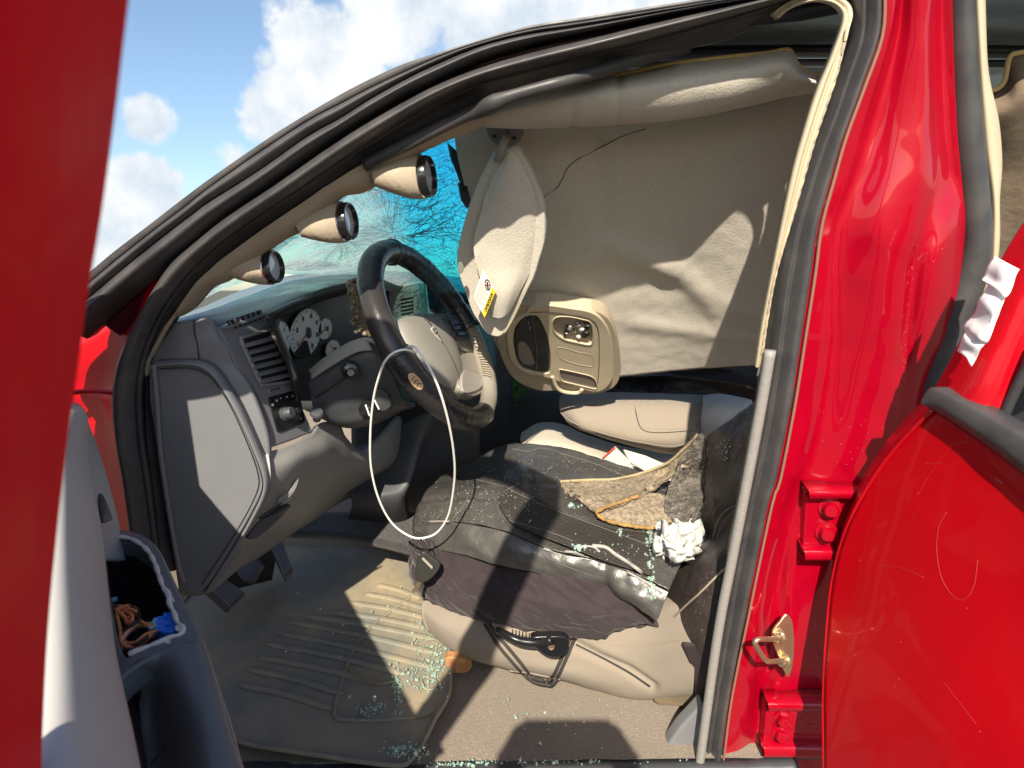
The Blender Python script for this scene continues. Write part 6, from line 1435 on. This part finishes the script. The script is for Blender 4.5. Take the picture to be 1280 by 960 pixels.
# ================================================================ the photographer, outside the frame behind the lens
PH = thing('phone', 'black phone held sideways in both hands at arm height', 'phone', Vector((0,-.035,-.04)))
back = Vector((0,-1,0)); pn = Vector((0,math.cos(_p),-math.sin(_p))); pu = Vector((0,math.sin(_p),math.cos(_p))); px_ = Vector((1,0,0))
pc = Vector((.0,-.028,-.045))
box('phone_case', pc, (px_,pn,pu), (.165,.009,.078), BLACK, PH, .004)
PE = thing('person', 'photographer in a dark shirt and jeans holding a phone', 'person', Vector((.12,-.5,-1.65)))
SKIN = mat('skin',(.42,.24,.16),.5); SHIRT = mat('navy_shirt',(.03,.035,.06),.9); JEAN = mat('jeans',(.06,.08,.13),.9); HAIR = mat('dark_hair',(.02,.015,.012),.8)
def skin(name, nodes, edges, m, root=0):
    me = bpy.data.meshes.new(name); me.from_pydata([n[0] for n in nodes],edges,[])
    o = link(name, me, m, PE)
    o.modifiers.new('skin','SKIN')
    for i,n in enumerate(nodes): me.skin_vertices[0].data[i].radius = (n[1],n[1]*(n[2] if len(n)>2 else 1))
    me.skin_vertices[0].data[root].use_root = True
    o.modifiers.new('sub','SUBSURF').levels = 2; o.modifiers[-1].render_levels = 2
    return o
bx, by = .03, -.60
N_ = [((bx,by,-.72),.14,.8),((bx,by,-.55),.13,.8),((bx,by,-.35),.15,.75),((bx,by,-.18),.12,.8),((bx+.03,by+.01,-.10),.055),((bx+.06,by+.02,-.05),.05),
 ((bx-.19,by,-.22),.055),((bx-.21,by+.12,-.42),.045),((bx-.16,by+.42,-.13),.032),((bx-.145,by+.50,-.075),.026),
 ((bx+.19,by,-.22),.055),((bx+.20,by+.12,-.42),.045),((bx+.12,by+.42,-.13),.032),((bx+.085,by+.50,-.075),.026)]
E_ = [(0,1),(1,2),(2,3),(3,4),(4,5),(3,6),(6,7),(7,8),(8,9),(3,10),(10,11),(11,12),(12,13)]
skin('body', N_, E_, SHIRT)
skin('legs', [((bx,by,-.74),.13,.85),((bx-.09,by,-.82),.09),((bx-.11,by,-1.2),.06),((bx-.12,by,-1.58),.045),((bx-.13,by+.12,-1.61),.04),((bx+.09,by,-.82),.09),((bx+.11,by,-1.2),.06),((bx+.12,by,-1.58),.045),((bx+.13,by+.12,-1.61),.04)], [(0,1),(1,2),(2,3),(3,4),(0,5),(5,6),(6,7),(7,8)], JEAN)
hd = Vector((bx+.09,by+.04,.06))
bm = bmesh.new(); bmesh.ops.create_icosphere(bm, subdivisions=4, radius=1)
for v in bm.verts:
    c = v.co.copy(); f = 1-.18*max(0,-c.z)**1.5
    p = Vector((c.x*.075*f, c.y*.095*f, c.z*.115))
    if c.y > 0:
        p.y += .018*math.exp(-((c.x/.16)**2+((c.z+.12)/.16)**2)) -.008*(math.exp(-(((c.x-.38)/.16)**2+((c.z-.08)/.1)**2))+math.exp(-(((c.x+.38)/.16)**2+((c.z-.08)/.1)**2)))+.005*math.exp(-((c.x/.3)**2+((c.z+.48)/.06)**2))
    p.x += .012*math.copysign(1,c.x)*math.exp(-(((abs(c.x)-1)/.12)**2+(c.y/.22)**2+(c.z/.25)**2))
    v.co = hd+p
me = bpy.data.meshes.new('head'); bm.to_mesh(me); bm.free(); finish(me); link('head', me, SKIN, PE)
bm = bmesh.new(); bmesh.ops.create_icosphere(bm, subdivisions=4, radius=1)
for v in bm.verts:
    c = v.co.copy(); v.co = hd+Vector((c.x*.082, c.y*.100-.008, c.z*.118+.010)) if (c.z > .35 or c.y < -.1) and c.z > -.5 else hd+Vector((c.x*.05,c.y*.06-.02,c.z*.07))
me = bpy.data.meshes.new('hair'); bm.to_mesh(me); bm.free(); finish(me); link('hair', me, HAIR, PE)
for sg in (-1,1):
    lathe('eye', hd+Vector((.029*sg,.086,.010)), Vector((0,1,0)), [(0,.005),(.008,.003),(.011,-.003)], LABEL, PE, seg=16)
    w_x = pc.x+.088*sg
    wrist = Vector((w_x+.02*sg, -.09, -.075))
    nodes=[((wrist.x,wrist.y,wrist.z),.024,.8),((w_x+.012*sg,-.062,-.062),.030,.6),((w_x+.010*sg,-.045,-.048),.028,.5)]; edges=[(0,1),(1,2)]
    for k in range(4):                                        # four fingers over the far side of the phone, unequal lengths
        z0 = -.028-.019*k; ln = (.9,1.,.95,.78)[k]; i=len(nodes)
        nodes += [((w_x+.008*sg,-.030,z0+.004),.0095),((w_x+.002*sg,-.014,z0),.0088),((w_x-.016*sg*ln,-.010,z0-.002),.0082),((w_x-.030*sg*ln,-.014,z0-.004),.0072)]
        edges += [(2,i),(i,i+1),(i+1,i+2),(i+2,i+3)]
    i=len(nodes); nodes += [((w_x+.004*sg,-.058,-.045),.0115),((w_x-.014*sg,-.048,-.036),.0100),((w_x-.030*sg,-.042,-.034),.0088)]; edges += [(1,i),(i,i+1),(i+1,i+2)]
    skin('hand', nodes, edges, SKIN)
